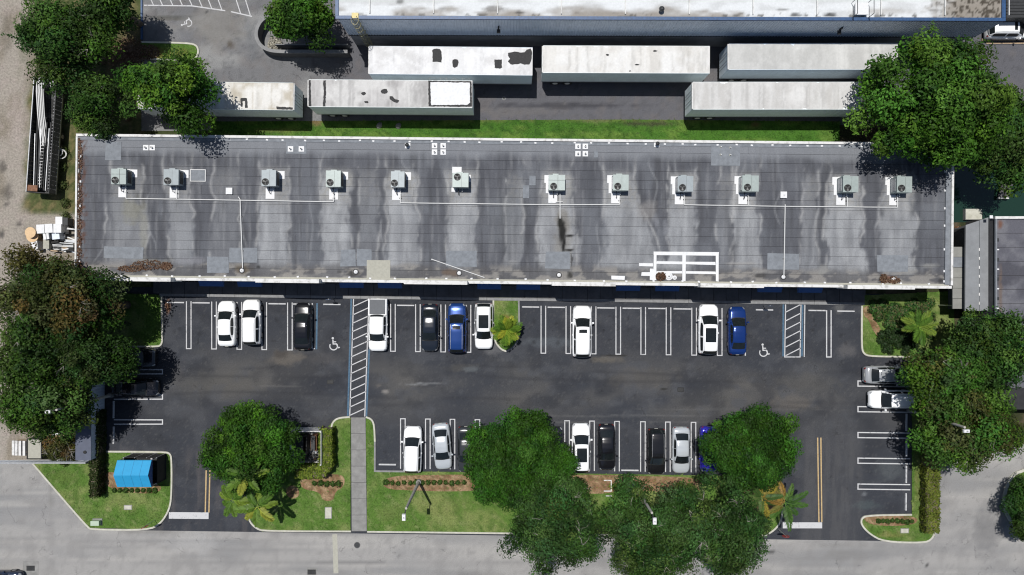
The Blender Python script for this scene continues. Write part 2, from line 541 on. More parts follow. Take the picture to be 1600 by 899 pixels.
def lot_col(px, py):
    n = fbm(px / 90, py / 50, 31); n2 = fbm(px / 24, py / 18, 32); n3 = fbm(px / 5, py / 5, 33)
    c = base(px, A(61, 64, 71))
    aisle = np.exp(-((py - (606 + .01 * (px - 800))) / 55) ** 2)
    c = mixc(c, A(100, 98, 95), np.clip(sm(.25, .80, n) * aisle * .85, 0, 1))
    c = mixc(c, A(84, 86, 91), sm(.52, .72, n2) * (.35 + .3 * aisle))
    c = mixc(c, A(48, 50, 56), sm(.5, .72, fbm(px / 40, py / 30, 35)) * .5)
    c = mixc(c, A(104, 103, 102), sm(.62, .8, fbm(px / 2.2, py / 2.2, 38)) * .3)
    lane = sm(1235, 1265, px) * (1 - sm(1330, 1360, px)) * sm(640, 700, py)
    c = mixc(c, A(88, 88, 90), lane * (.35 + .4 * sm(.4, .65, fbm(px / 7, py / 60, 37))))
    llane = (1 - sm(400, 420, px)) * sm(690, 720, py)
    c = mixc(c, A(96, 92, 92), llane * sm(.5, .75, fbm(px / 10, py / 50, 39)) * .5)
    c = blobs(c, px, py, [(450, 560, 34, 14, .7, A(112, 106, 98)), (440, 555, 16, 8, .6, A(60, 56, 54)), (900, 470, 60, 4, .2, A(110, 110, 110)), (770, 545, 16, 14, .55, A(120, 120, 122)), (860, 535, 60, 10, .5, A(96, 102, 108)),
                          (945, 562, 34, 8, .6, A(112, 106, 96)), (960, 556, 30, 2.2, .8, A(44, 42, 38)), (1000, 590, 70, 20, .4, A(98, 94, 88)), (720, 575, 40, 9, .45, A(92, 90, 86)), (655, 600, 50, 1.6, .9, A(150, 152, 154)), (737, 577, 17, 6, .6, A(102, 108, 112)),
                          (602, 612, 8, 4, .8, A(146, 142, 138)), (592, 603, 5, 3, .6, A(110, 106, 102)), (1240, 630, 40, 16, .55, A(112, 106, 98)), (1270, 600, 60, 20, .4, A(98, 96, 92)), (1325, 548, 20, 16, .5, A(110, 108, 108)), (1310, 480, 10, 14, .5, A(120, 120, 118)),
                          (1037, 609, 7, 2, .9, A(40, 40, 36)), (1020, 640, 14, 12, .25, A(100, 100, 100)), (340, 600, 70, 26, .35, A(90, 88, 84)), (272, 585, 20, 20, .3, A(96, 94, 92)), (262, 478, 5, 14, .8, A(140, 100, 70)), (390, 760, 40, 12, .2, A(90, 90, 90)),
                          (1350, 772, 6, 4, .7, A(120, 124, 128)), (1390, 735, 30, 20, .4, A(98, 104, 106)), (1440, 700, 12, 20, .4, A(100, 104, 106)), (1355, 790, 24, 10, .35, A(92, 104, 104)), (1130, 640, 200, 2, .35, A(104, 104, 104)), (980, 650, 160, 1.6, .5, A(110, 110, 110)),
                          (428, 604, 60, 1.5, .3, A(120, 118, 116)), (505, 560, 30, 12, .25, A(96, 92, 90)), (780, 640, 70, 12, .25, A(86, 88, 88)), (905, 660, 260, 1.2, .4, A(110, 110, 110))], 3)
    rg = random.Random(3)
    oil = []
    for x in [275, 315, 354, 393, 433, 472, 520, 592, 634, 673, 713, 752, 829, 869, 909, 947, 986, 1026, 1065, 1105, 1146, 1195, 1275, 1318]:
        for _ in range(3):
            oil.append((x + rg.uniform(-6, 6), rg.uniform(492, 540), rg.uniform(1.5, 4.5), rg.uniform(2, 7), rg.uniform(.25, .6), A(38, 39, 43)))
    for x in [605, 648, 690, 728, 866, 905, 945, 984, 1024, 1063, 1102]:
        for _ in range(3):
            oil.append((x + rg.uniform(-6, 6), rg.uniform(672, 722), rg.uniform(1.5, 4.5), rg.uniform(2, 7), rg.uniform(.25, .6), A(38, 39, 43)))
    c = blobs(c, px, py, oil, 8)
    # tyre tracks along the aisle
    for y0, w0 in ((578, 2.5), (590, 2.5), (622, 2.5), (634, 2.5)):
        yc = y0 + .012 * (px - 800) + 5 * (vn(px / 120, px * 0 + y0, 3) - .5) * 2
        c = mixc(c, A(46, 47, 52), np.exp(-((py - yc) / w0) ** 2) * .35 * sm(.35, .65, vn(px / 60, px * 0 + y0, 12)))
    return c


lot = struct(gridsheet('parking_lot', [(150, 448), (1446, 460), (1446, 846.5), (150, 828)], 0.01, .16, lot_col, M['asphalt']))


def yard_col(px, py):
    n = fbm(px / 60, py / 30, 41); n2 = fbm(px / 14, py / 14, 42); n3 = fbm(px / 5, py / 5, 43)
    c = base(px, A(122, 122, 124))
    west = 1 - sm(480, 560, px)
    c = mixc(c, A(152, 152, 151), west * sm(.35, .7, n))
    c = mixc(c, A(90, 90, 98), (1 - west) * .6)
    c = mixc(c, A(120, 114, 112), sm(.5, .75, n2) * .4)
    c = mixc(c, A(78, 78, 80), sm(.55, .75, n3) * .35)
    c = blobs(c, px, py, [(340, 40, 60, 50, .45, A(148, 144, 136)), (360, 70, 7, 12, .8, A(92, 84, 74)), (323, 18, 4, 3, .9, A(70, 70, 70)), (262, 31, 46, 1.5, .6, A(90, 86, 76)), (262, 27, 46, 1.2, .6, A(70, 70, 62)), (292, 60, 40, 18, .3, A(96, 98, 108)),
                          (440, 110, 40, 20, .4, A(124, 124, 126)), (395, 60, 14, 40, .35, A(112, 116, 120)), (880, 165, 150, 6, .7, A(58, 58, 64)), (800, 175, 90, 8, .45, A(120, 116, 114)), (960, 195, 60, 5, .8, A(56, 52, 48)), (1110, 120, 20, 12, .4, A(124, 118, 114))], 5)
    return c


struct(gridsheet('service_yard', [(221, -140), (1760, -140), (1760, 192), (221, 205)], 0.0, .25, yard_col, M['asphalt']))


def soil_col(px, py):
    n = fbm(px / 16, py / 16, 51); n2 = fbm(px / 5, py / 5, 52)
    c = mixc(base(px, A(62, 66, 38)), A(96, 84, 66), sm(.42, .65, n))
    c = mixc(c, A(40, 48, 24), sm(.5, .7, n2) * .6)
    c = mixc(c, A(146, 96, 60), sm(.3, .9, 1 - np.hypot((px - 1497) / 15, (py - 372) / 22)) * sm(.35, .55, n2))
    return c


struct(gridsheet('soil', [(1300, 192), (1900, 192), (1900, 690), (1300, 690)], -0.012, .3, soil_col, M['ground']))
canal = MB().sheet(WP([(1470, 258), (1800, 250), (1800, 348), (1560, 347), (1470, 348)]), -0.004)
wm, wnt, wb = _base('canal_water')
wb.inputs['Base Color'].default_value = (.012, .032, .022, 1); wb.inputs['Roughness'].default_value = .08
_wn = wnt.nodes.new('ShaderNodeTexNoise'); _wn.inputs['Scale'].default_value = 3.0
_wbp = wnt.nodes.new('ShaderNodeBump'); _wbp.inputs['Strength'].default_value = .15
wnt.links.new(_wn.outputs['Fac'], _wbp.inputs['Height']); wnt.links.new(_wbp.outputs[0], wb.inputs['Normal'])
struct(canal.build('canal_water', wm))

# ------------------------------------------------------------------ lawns, beds and kerbs
GL = []           # (mesh area records) for grass tufts


def poly_mask(px, py, poly):
    ins = np.zeros(len(px), bool)
    n = len(poly)
    for i in range(n):
        x1, y1 = poly[i]; x2, y2 = poly[(i + 1) % n]
        cond = ((y1 > py) != (y2 > py))
        xx = (x2 - x1) * (py - y1) / ((y2 - y1) if abs(y2 - y1) > 1e-9 else 1e-9) + x1
        ins ^= cond & (px < xx)
    return ins


def lawn(name, poly, z, colf=None, res=.35):
    """raised lawn: a gridded top cut to the outline, coloured in patches"""
    bm = bmesh.new()
    vs = [bm.verts.new((*W(a, b), 0)) for a, b in poly]
    f = bm.faces.new(vs)
    bmesh.ops.recalc_face_normals(bm, faces=bm.faces)
    if f.normal.z < 0:
        f.normal_flip()
    xs = [v.co.x for v in vs]; ys = [v.co.y for v in vs]
    for k in range(int((max(xs) - min(xs)) / res)):
        x = min(xs) + (k + 1) * res
        bmesh.ops.bisect_plane(bm, geom=bm.verts[:] + bm.edges[:] + bm.faces[:], plane_co=(x, 0, 0), plane_no=(1, 0, 0))
    for k in range(int((max(ys) - min(ys)) / res)):
        y = min(ys) + (k + 1) * res
        bmesh.ops.bisect_plane(bm, geom=bm.verts[:] + bm.edges[:] + bm.faces[:], plane_co=(0, y, 0), plane_no=(0, 1, 0))
    me = bpy.data.meshes.new(name); bm.to_mesh(me); bm.free()
    co = np.zeros(len(me.vertices) * 3, np.float32); me.vertices.foreach_get('co', co); co = co.reshape(-1, 3)
    px = co[:, 0] * S + 800; py = 449.5 - co[:, 1] * S
    cc = (colf or lawn_col)(px, py)
    at = me.color_attributes.new('col', 'FLOAT_COLOR', 'POINT')
    c4 = np.ones((len(co), 4), np.float32); c4[:, :3] = cc
    at.data.foreach_set('color', c4.ravel())
    o = add(name, me, M['grass'])
    o.location.z = z
    GL.append((poly, z, colf or lawn_col))
    return struct(o)


def lawn_col(px, py):
    n = fbm(px / 30, py / 30, 61); n2 = fbm(px / 8, py / 8, 62); n3 = fbm(px / 3, py / 3, 63)
    c = base(px, A(92, 126, 50))
    c = mixc(c, A(134, 146, 84), sm(.44, .70, n) * .85)
    c = mixc(c, A(74, 108, 38), sm(.46, .7, n2) * .7)
    c = mixc(c, A(152, 156, 106), sm(.55, .8, n3) * .5)
    c = blobs(c, px, py, [(170, 796, 9, 7, .6, A(160, 158, 110)), (690, 790, 60, 20, .35, A(136, 140, 84)), (610, 800, 30, 16, .3, A(130, 134, 82)), (100, 745, 30, 14, .3, A(104, 110, 60)), (1390, 835, 26, 6, .6, A(140, 136, 80)),
                          (1433, 740, 6, 60, .5, A(120, 116, 70)), (640, 745, 40, 4, .4, A(120, 120, 80)), (790, 500, 10, 8, .6, A(170, 120, 70)), (265, 85, 40, 12, .35, A(140, 120, 60)), (240, 82, 16, 12, .5, A(140, 96, 60))], 7)
    return c


def strip_col(px, py):
    n = fbm(px / 30, py / 10, 65); n2 = fbm(px / 8, py / 6, 66)
    c = mixc(base(px, A(74, 118, 38)), A(104, 136, 56), sm(.45, .7, n))
    c = mixc(c, A(48, 86, 20), sm(.5, .7, n2) * .7)
    c = mixc(c, A(120, 100, 74), (1 - sm(180, 192, py + (n2 - .5) * 12)) * .9)
    c = blobs(c, px, py, [(495, 190, 14, 10, .8, A(130, 104, 76)), (430, 205, 60, 5, .6, A(108, 110, 60)), (1010, 194, 60, 5, .8, A(70, 66, 52)), (1180, 196, 10, 6, .7, A(120, 96, 66)), (930, 190, 30, 4, .5, A(140, 128, 100))], 9)
    return c


lawn('lawn', [(330, 190), (745, 188), (980, 187), (1312, 190), (1312, 236), (330, 232)], .012, strip_col)
lawn('lawn', [(52, 724), (150, 724), (150, 640), (166, 640), (166, 706), (258, 707), (266, 711), (268, 718), (268, 770), (265, 790), (258, 808), (248, 820), (232, 827), (138, 824)], .10)
lawn('lawn', [(100, 455), (252, 461), (254, 532), (252, 538), (247, 541), (100, 542)], .10)
lawn('lawn', [(772, 464), (810, 465), (811, 520), (808, 532), (800, 543), (790, 548), (781, 543), (774, 533), (771.5, 520)], .10)
lawn('lawn', [(388, 805), (388, 690), (394, 676), (405, 670), (450, 668), (512, 668), (520, 659), (530, 654), (548, 652.5), (548, 829.5), (410, 829), (398, 821)], .10)
lawn('lawn', [(572, 652.5), (579, 656), (584, 665), (585.5, 736), (800, 738), (1180, 744), (1208, 752), (1219, 768), (1221, 800), (1216, 818), (1204, 831), (1190, 838.5), (800, 832.5), (574, 830)], .10)
lawn('lawn', [(1424, 640), (1464, 640), (1462, 826), (1457, 839), (1446, 847), (1385, 846), (1366, 839), (1353, 829), (1346, 818), (1346, 810), (1352, 805.5), (1424, 803)], .10)
lawn('lawn', [(1347, 462), (1490, 455), (1490, 690), (1464, 640), (1424, 640), (1424, 557), (1362, 556.5), (1351, 553), (1346, 544)], .10)
lawn('lawn', [(221, 67), (298, 69), (306, 73), (309, 81), (307, 89), (300, 94), (290, 95), (221, 91)], .10)
lawn('lawn', [(1600, 735), (1585, 740), (1576, 748), (1569, 775), (1570, 797), (1578, 815), (1596, 833), (1640, 850), (1700, 850), (1700, 735)], .10)


def kerb(pts, w=.17, h=.13, m='kerb', n=2, z0=-.03):
    o = MB().ribbon(chaikin(WP(pts), n), w, z0, h).build('kerb', M[m])
    return struct(o)


kerb([(52, 724), (138, 824), (145, 827), (232, 828), (252, 818), (266, 795), (269, 770), (269, 716), (266, 708), (256, 706), (166, 705.5)])
kerb([(253, 462), (254.5, 530), (253, 539), (246, 542), (170, 541)])
kerb([(771, 468), (771, 520), (774, 535), (783, 546), (791, 549)])
kerb([(810.5, 468), (811.5, 520), (809, 533), (801, 544), (791, 549)], m='kerb_grey')
kerb([(518, 668), (520, 660), (528, 653), (547, 651.5)])
kerb([(572, 651.5), (581, 655), (585, 664), (586, 690)], m='kerb')
kerb([(586, 690), (586, 736), (640, 736.6)], m='kerb_grey', n=0)
kerb([(387, 690), (387, 800), (391, 816), (402, 826), (414, 829.5), (549, 830)])
kerb([(574, 830.5), (800, 833), (1188, 839), (1206, 831), (1219, 817), (1222, 800), (1220, 766)])
kerb([(1424, 804), (1354, 805), (1345, 810), (1345, 820), (1358, 834), (1380, 846), (1442, 848), (1456, 842), (1461, 826)])
kerb([(1346, 478), (1345.5, 540), (1348, 553), (1360, 557), (1424, 557.5)])
kerb([(221, 66.5), (296, 68), (309, 72), (311, 84), (305, 94), (290, 96), (236, 93)], m='kerb')
kerb([(1600, 734), (1580, 742), (1570, 765), (1567, 785), (1571, 802), (1584, 822), (1604, 840)], w=.3)
_k = MB().box(0, 0, 0, .18, 5.6, .14).build('kerb', M['blue_trim'], loc=(*W(222, 20), -.02)); struct(_k)


def bed_col(px, py):
    n = fbm(px / 5, py / 4, 71); n2 = fbm(px / 2, py / 2, 72)
    c = mixc(base(px, A(146, 112, 84)), A(178, 150, 118), sm(.4, .65, n))
    return mixc(c, A(106, 84, 56), sm(.5, .7, n2) * .8)


def bed(pts, z=.112, n=2):
    o = lawn('mulch_bed', chaikin(pts, n, True), z, bed_col, .3)
    GL.pop()
    return o


bed([(598, 752), (610, 744), (660, 742), (720, 741), (760, 743), (760, 766), (700, 768), (640, 766), (602, 764)])
bed([(470, 744), (500, 740), (535, 741), (540, 750), (536, 762), (524, 768), (522, 782), (505, 783), (500, 768), (470, 764)])
bed([(860, 741), (960, 742), (1000, 744), (1095, 745), (1098, 768), (1060, 772), (1000, 765), (900, 775)])
bed([(1346, 808), (1356, 806), (1430, 805), (1434, 818), (1400, 822), (1358, 820)])
bed([(163, 740), (178, 736), (252, 756), (253, 768), (225, 772), (168, 764)])
bed([(1347, 479), (1358, 478), (1362, 496), (1372, 508), (1378, 522), (1372, 528), (1362, 515), (1356, 498), (1348, 494)])
bed([(448, 762), (458, 757), (468, 764), (468, 776), (456, 780), (447, 772)])
bed([(1160, 756), (1185, 752), (1215, 762), (1219, 790), (1200, 800), (1165, 795)])


# ------------------------------------------------------------------ footpath slabs and shop-front walk
fp = struct(MB().sheet(WP([(549, 652), (571.5, 652), (573.5, 830), (550, 830)]), .085).build('footpath', M['concrete_d']))
for k in range(7):
    y0 = 652 + k * 25.4 + .35; y1 = 652 + (k + 1) * 25.4 - .35
    s0 = (y0 - 652) / 178; s1 = (y1 - 652) / 178
    MB().prism(WP([(549 + s0, y0), (571.5 + 2 * s0, y0), (571.5 + 2 * s1, y1), (549 + s1, y1)]), .07, .125 + random.uniform(-.006, .006)).build('paving_slab', M['concrete'], fp)
wk = struct(MB().sheet(WP([(240, 436), (1352, 450), (1352, 474), (240, 458.5)]), .05).build('shop_front_walk', M['concrete_d']))
nx = 56
for k in range(nx):
    x0 = 250 + k * 1100 / nx + .3; x1 = 250 + (k + 1) * 1100 / nx - .3
    ya = 440; dy = .0128
    MB().prism(WP([(x0, ya + (x0 - 250) * dy), (x1, ya + (x1 - 250) * dy), (x1, 458.6 + (x1 - 250) * dy), (x0, 458.6 + (x0 - 250) * dy)]), .04, .145).build('paving_slab', M['concrete_d'], wk)
for k in range(28):
    x0 = 250 + k * 1100 / 28 + .2; x1 = 250 + (k + 1) * 1100 / 28 - .2
    MB().prism(WP([(x0, 458.9 + (x0 - 250) * .0128), (x1, 458.9 + (x1 - 250) * .0128), (x1, 463 + (x1 - 250) * .0128), (x0, 463 + (x0 - 250) * .0128)]), .0, .15).build('kerb_stone', M['kerb_grey'], wk)

# ------------------------------------------------------------------ painted markings
ZP = .016


def mark(name, paths, w, m, z=ZP, parent=None):
    b = MB()
    for p in paths:
        b.ribbon(WP(p), w, z)
    return b.build(name, M[m], parent or lot)


def hairpin(x0, x1, ytop, ybot, end):
    a = [(x0, ytop), (x0, ybot), (x1, ybot), (x1, ytop)] if end == 'b' else [(x0, ybot), (x0, ytop), (x1, ytop), (x1, ybot)]
    mark('stall_line', [a], .10, 'paint_white')


for x in (295, 334.5, 374, 413, 453, 614, 653, 692.5, 732, 849, 888, 927.5, 966, 1005, 1044.5, 1084.5, 1124.5):
    yt = 471 + (x - 295) * .0128
    hairpin(x - 3.6, x + 3.6, yt, yt + 74, 'b')
mark('stall_line', [[(488, 474), (488, 545), (492, 545)]], .115, 'paint_white')
mark('stall_line', [[(1291.5, 485), (1291.5, 558), (1298.5, 558), (1298.5, 485)]], .115, 'paint_white')
mark('stall_line', [[(1164.5, 550), (1164.5, 556)]], .12, 'paint_white')
for x in (629.5, 668.5, 707, 746, 847, 886, 925, 964, 1004.5, 1043.5, 1083.5):
    yt = 654.5 + (x - 630) * .0125
    hairpin(x - 3.6, x + 3.6, yt, yt + 78, 't')
mark('stall_line', [[(584.3, 664), (584.3, 735)]], .12, 'paint_white')
for y in (581, 620.5, 659.5):
    mark('stall_line', [[(178, y - 3.4), (254, y - 3.2), (254, y + 3.4), (178, y + 3.6)]], .115, 'paint_white')
for y in (599.5, 639.5, 680, 720, 760.5):
    mark('stall_line', [[(1422, y - 3), (1340.5, y - 4), (1340.5, y + 4), (1422, y + 5)]], .115, 'paint_white')
for (x0, y0, x1, y1) in ((495.5, 474, 494.5, 546), (549, 467, 543.5, 651), (577, 546, 572.5, 651), (1224, 476, 1223.5, 557), (1254, 476, 1253, 557)):
    mark('blue_line', [[(x0, y0), (x1, y1)]], .17, 'paint_blue')
hat = [[(552.5, 467), (546.5, 651)], [(576.5, 467), (570, 651)]]
for k in range(14):
    y = 479 + k * 13.1
    t0 = (y - 467) / 184
    if y < 652:
        hat.append([(552.5 - 6 * t0, y), (576.5 - 6.5 * (t0 - .05), y - 11)])
mark('crosswalk_hatching', hat, .10, 'paint_white')
hat = [[(1227.5, 475), (1226, 558), (1250, 558), (1251.5, 475)], [(1257.5, 476), (1256.5, 558)]]
for k in range(6):
    hat.append([(1227.5, 488 + k * 13.6), (1251, 476 + k * 13.6)])
mark('hatching', hat, .10, 'paint_white')
mark('centre_line', [[(322.3, 735), (320.8, 801)], [(328, 735), (326.5, 801)]], .13, 'paint_yellow')
mark('centre_line', [[(1277.5, 684), (1279.5, 816)], [(1282.5, 684), (1284, 816)]], .13, 'paint_yellow')
mark('stop_bar', [[(264, 805.5), (326, 806)]], .68, 'paint_white', ZP + .003)
mark('stop_bar', [[(1223, 821), (1284.5, 821)]], .62, 'paint_white', ZP + .003)


def wheelchair(px, py, s, ang, parent, z=ZP):
    b = MB()
    c, si = math.cos(ang), math.sin(ang)
    x0, y0 = W(px, py)

    def T(p):
        return (x0 + s * (p[0] * c - p[1] * si), y0 + s * (p[0] * si + p[1] * c))
    ring = [T((.02 + .36 * math.cos(t), -.18 + .36 * math.sin(t))) for t in [R(150 + 15 * k) for k in range(17)]]
    b.ribbon(ring, .10 * s, z)
    b.ribbon([T((-.05, .42)), T((-.02, .02)), T((.30, .02)), T((.44, -.34)), T((.60, -.30))], .11 * s, z + .001)
    b.ribbon([T((-.04, .22)), T((.26, .22))], .09 * s, z + .002)
    b.sheet([T((-.06 + .11 * math.cos(t), .56 + .11 * math.sin(t))) for t in [k * math.pi / 5 for k in range(10)]], z)
    b.build('wheelchair_symbol', M['paint_white'], parent)


wheelchair(521, 538, 1.1, 0, lot)
wheelchair(1192.5, 548, 1.1, 0, lot)
yard = bpy.data.objects['service_yard']
wheelchair(292, 37, .95, R(100), yard, .008)
mark('bay_line', [[(225, 8.5), (300, 9.5)], [(300, 9.5), (352, 17)], [(361, 18.5), (394, 26)]], .12, 'paint_white', .008, yard)
mark('bay_line', [[(x, 8.5 + max(0, (x - 300)) * .17), (x - 14, -22)] for x in (240, 254, 270, 285, 300, 316, 331, 347, 376, 391)], .10, 'paint_white', .009, yard)
# road details
rd = bpy.data.objects['road']
mark('asphalt_patch', [[(523, 835), (525, 896)]], .5, 'patch_tan', .005, rd)
for (x, y) in ((516, 597), (1063.5, 609)):
    t = thing('storm_grate', 'dark storm drain grate left of the crosswalk' if x < 800 else 'dark storm drain grate in the middle aisle, right half of the lot', 'drain', (*W(x, y), .01))
    MB().box(0, 0, 0, .66, .44, .012).build('frame', M['black'], t)
    for k in range(5):
        MB().box(-.22 + k * .11, 0, .012, .07, .32, .012).build('bar', M['dark'], t)
for (x, y, lb) in ((48, 888, 'storm drain grate in a concrete pad, bottom left of the road'), (487, 894, 'storm drain grate at the bottom edge of the road, left of the centre')):
    t = thing('storm_grate', lb, 'drain', (*W(x, y), 0))
    MB().box(0, 0, .0, 1.6 if x < 100 else 1.0, 1.5 if x < 100 else .9, .012).build('pad', M['concrete'], t)
    MB().box(0, 0, .012, .85, .52, .01).build('frame', M['black'], t)
    for k in range(6):
        MB().box(-.3 + k * .12, 0, .022, .08, .42, .01).build('bar', M['dark'], t)
for (x, y, lb) in ((558, 852, 'round manhole cover on the road below the footpath'),):
    t = thing('manhole', lb, 'manhole', (*W(x, y), 0))
    MB().cyl(0, 0, 0, .012, .33, 16).build('frame', M['concrete_d'], t); MB().cyl(0, 0, .012, .02, .27, 16).build('cover', M['dark'], t)

# wheel stops: concrete bars at the heads of the stalls
WS = MB()
L_ = 1.78
prof = [(-.085, 0), (-.055, .11), (.055, .11), (.085, 0)]
WS._add([(x * L_ / 2, p[0], p[1]) for x in (-1, 1) for p in prof], [(0, 1, 2, 3), (7, 6, 5, 4), (0, 4, 5, 1), (1, 5, 6, 2), (2, 6, 7, 3), (3, 7, 4, 0)])
WSM = WS.mesh('wheel_stop')
ORD = ['first', 'second', 'third', 'fourth', 'fifth', 'sixth', 'seventh', 'eighth', 'ninth', 'tenth', 'eleventh', 'twelfth', 'thirteenth', 'fourteenth', 'fifteenth', 'sixteenth']
WROW = [((275, 473), (315, 473.5), (433.5, 475), (472, 475.5), (519, 476), (634, 477.5), (829, 480), (869, 480.5), (946.5, 481.5), (986, 482), (1026, 482.3), (1065.5, 483), (1194, 484.5), (1276, 485.5), (1321, 486.5)),
        ((605.5, 726), (984, 735)), ((1416, 660), (1416, 700), (1415.5, 741), (1415, 784)), ((178, 640), (178, 680))]
for r, row in enumerate(WROW):
    for k, (x, y) in enumerate(row):
        lb = ['%s white wheel stop from the left in the row along the building front' % ORD[k],
              ['white wheel stop in the leftmost stall by the street lawn', 'white wheel stop in the empty stall between two black cars by the street lawn'][k % 2],
              '%s white wheel stop from the top in the right-hand column of stalls' % ORD[k],
              ['upper', 'lower'][k % 2] + ' white wheel stop in the shaded left-hand stalls'][r]
        o = add('wheel_stop', WSM, M['paint_white'], None, (*W(x, y), .012), (math.pi / 2 if r > 1 else 0) - .012)
        tag(o, lb, 'wheel stop', 'wheel stops at the heads of the stalls')

# ------------------------------------------------------------------ the long flat-roofed building
ZR = 5.0
NW, NE, SE, SW = (118, 210.5), (1487, 224.5), (1485, 451), (118, 436.5)
_a = W(*NW, ZR); _b = W(*NE, ZR); _c = W(*SE, ZR); _d = W(*SW, ZR)
BANG = math.atan2(_c[1] - _d[1], _c[0] - _d[0])
BC = ((_a[0] + _b[0] + _c[0] + _d[0]) / 4, (_a[1] + _b[1] + _c[1] + _d[1]) / 4)
bld = thing('long_building', 'long grey flat-roofed building with white parapet and blue awnings facing the parking lot', 'building', (*BC, 0), BANG)


def RL(px, py, z=ZR):
    x, y = W(px, py, z)
    x -= BC[0]; y -= BC[1]
    c, s = math.cos(-BANG), math.sin(-BANG)
    return (x * c - y * s, x * s + y * c)


BX0, BX1 = RL(*SW)[0], RL(*SE)[0]
BY0, BY1 = (RL(*SW)[1] + RL(*SE)[1]) / 2, (RL(*NW)[1] + RL(*NE)[1]) / 2
BXm, BYm = (BX0 + BX1) / 2, (BY0 + BY1) / 2
T_ = .22
MB().box(BXm, BY1 - T_ / 2, 0, BX1 - BX0, T_, ZR).build('wall', M['wall_white'], bld)
MB().box(BXm, BY0 + T_ / 2, 0, BX1 - BX0, T_, ZR).build('wall', M['wall_white'], bld)
MB().box(BX0 + T_ / 2, BYm, 0, T_, BY1 - BY0 - 2 * T_, ZR).build('wall', M['wall_white'], bld)
MB().box(BX1 - T_ / 2, BYm, 0, T_, BY1 - BY0 - 2 * T_, ZR).build('wall', M['wall_white'], bld)
MB().box(BXm, BYm, ZR - .25, BX1 - BX0 - 2 * T_, BY1 - BY0 - 2 * T_, .21).build('roof_deck', M['deck'], bld)

HV = [(185.5, 276, 0, 0), (267.5, 277, 0, 1), (420, 278.5, 0, 1), (521, 279.5, 0, 0), (621.5, 280.5, 0, 1), (719.5, 281.5, 1, 0), (870, 285.5, 0, 0), (970, 285.5, 0, 0), (1071, 287.5, 0, 1), (1172.5, 287, 0, 0), (1329, 288, 0, 0), (1413, 288.5, 0, 0)]


FANS = [(172, 222, 160, 232, .42), (255, 300, 268, 300, .5), (406, 452, 404, 456, .78), (502, 550, 502, 545, .9), (603, 648, 601, 656, .8), (697, 745, 700, 746, .85), (843, 893, 838, 900, .8), (945, 990, 936, 1046, .72), (1045, 1088, 1040, 1082, .8), (1147, 1188, 1140, 1185, .8), (1292, 1348, 1288, 1352, .8), (1376, 1430, 1372, 1432, .72),
        (1125, 1150, 1118, 1140, .25), (1255, 1275, 1250, 1282, .3), (790, 815, 786, 812, .3), (560, 590, 556, 592, .22), (335, 372, 330, 380, .2)]


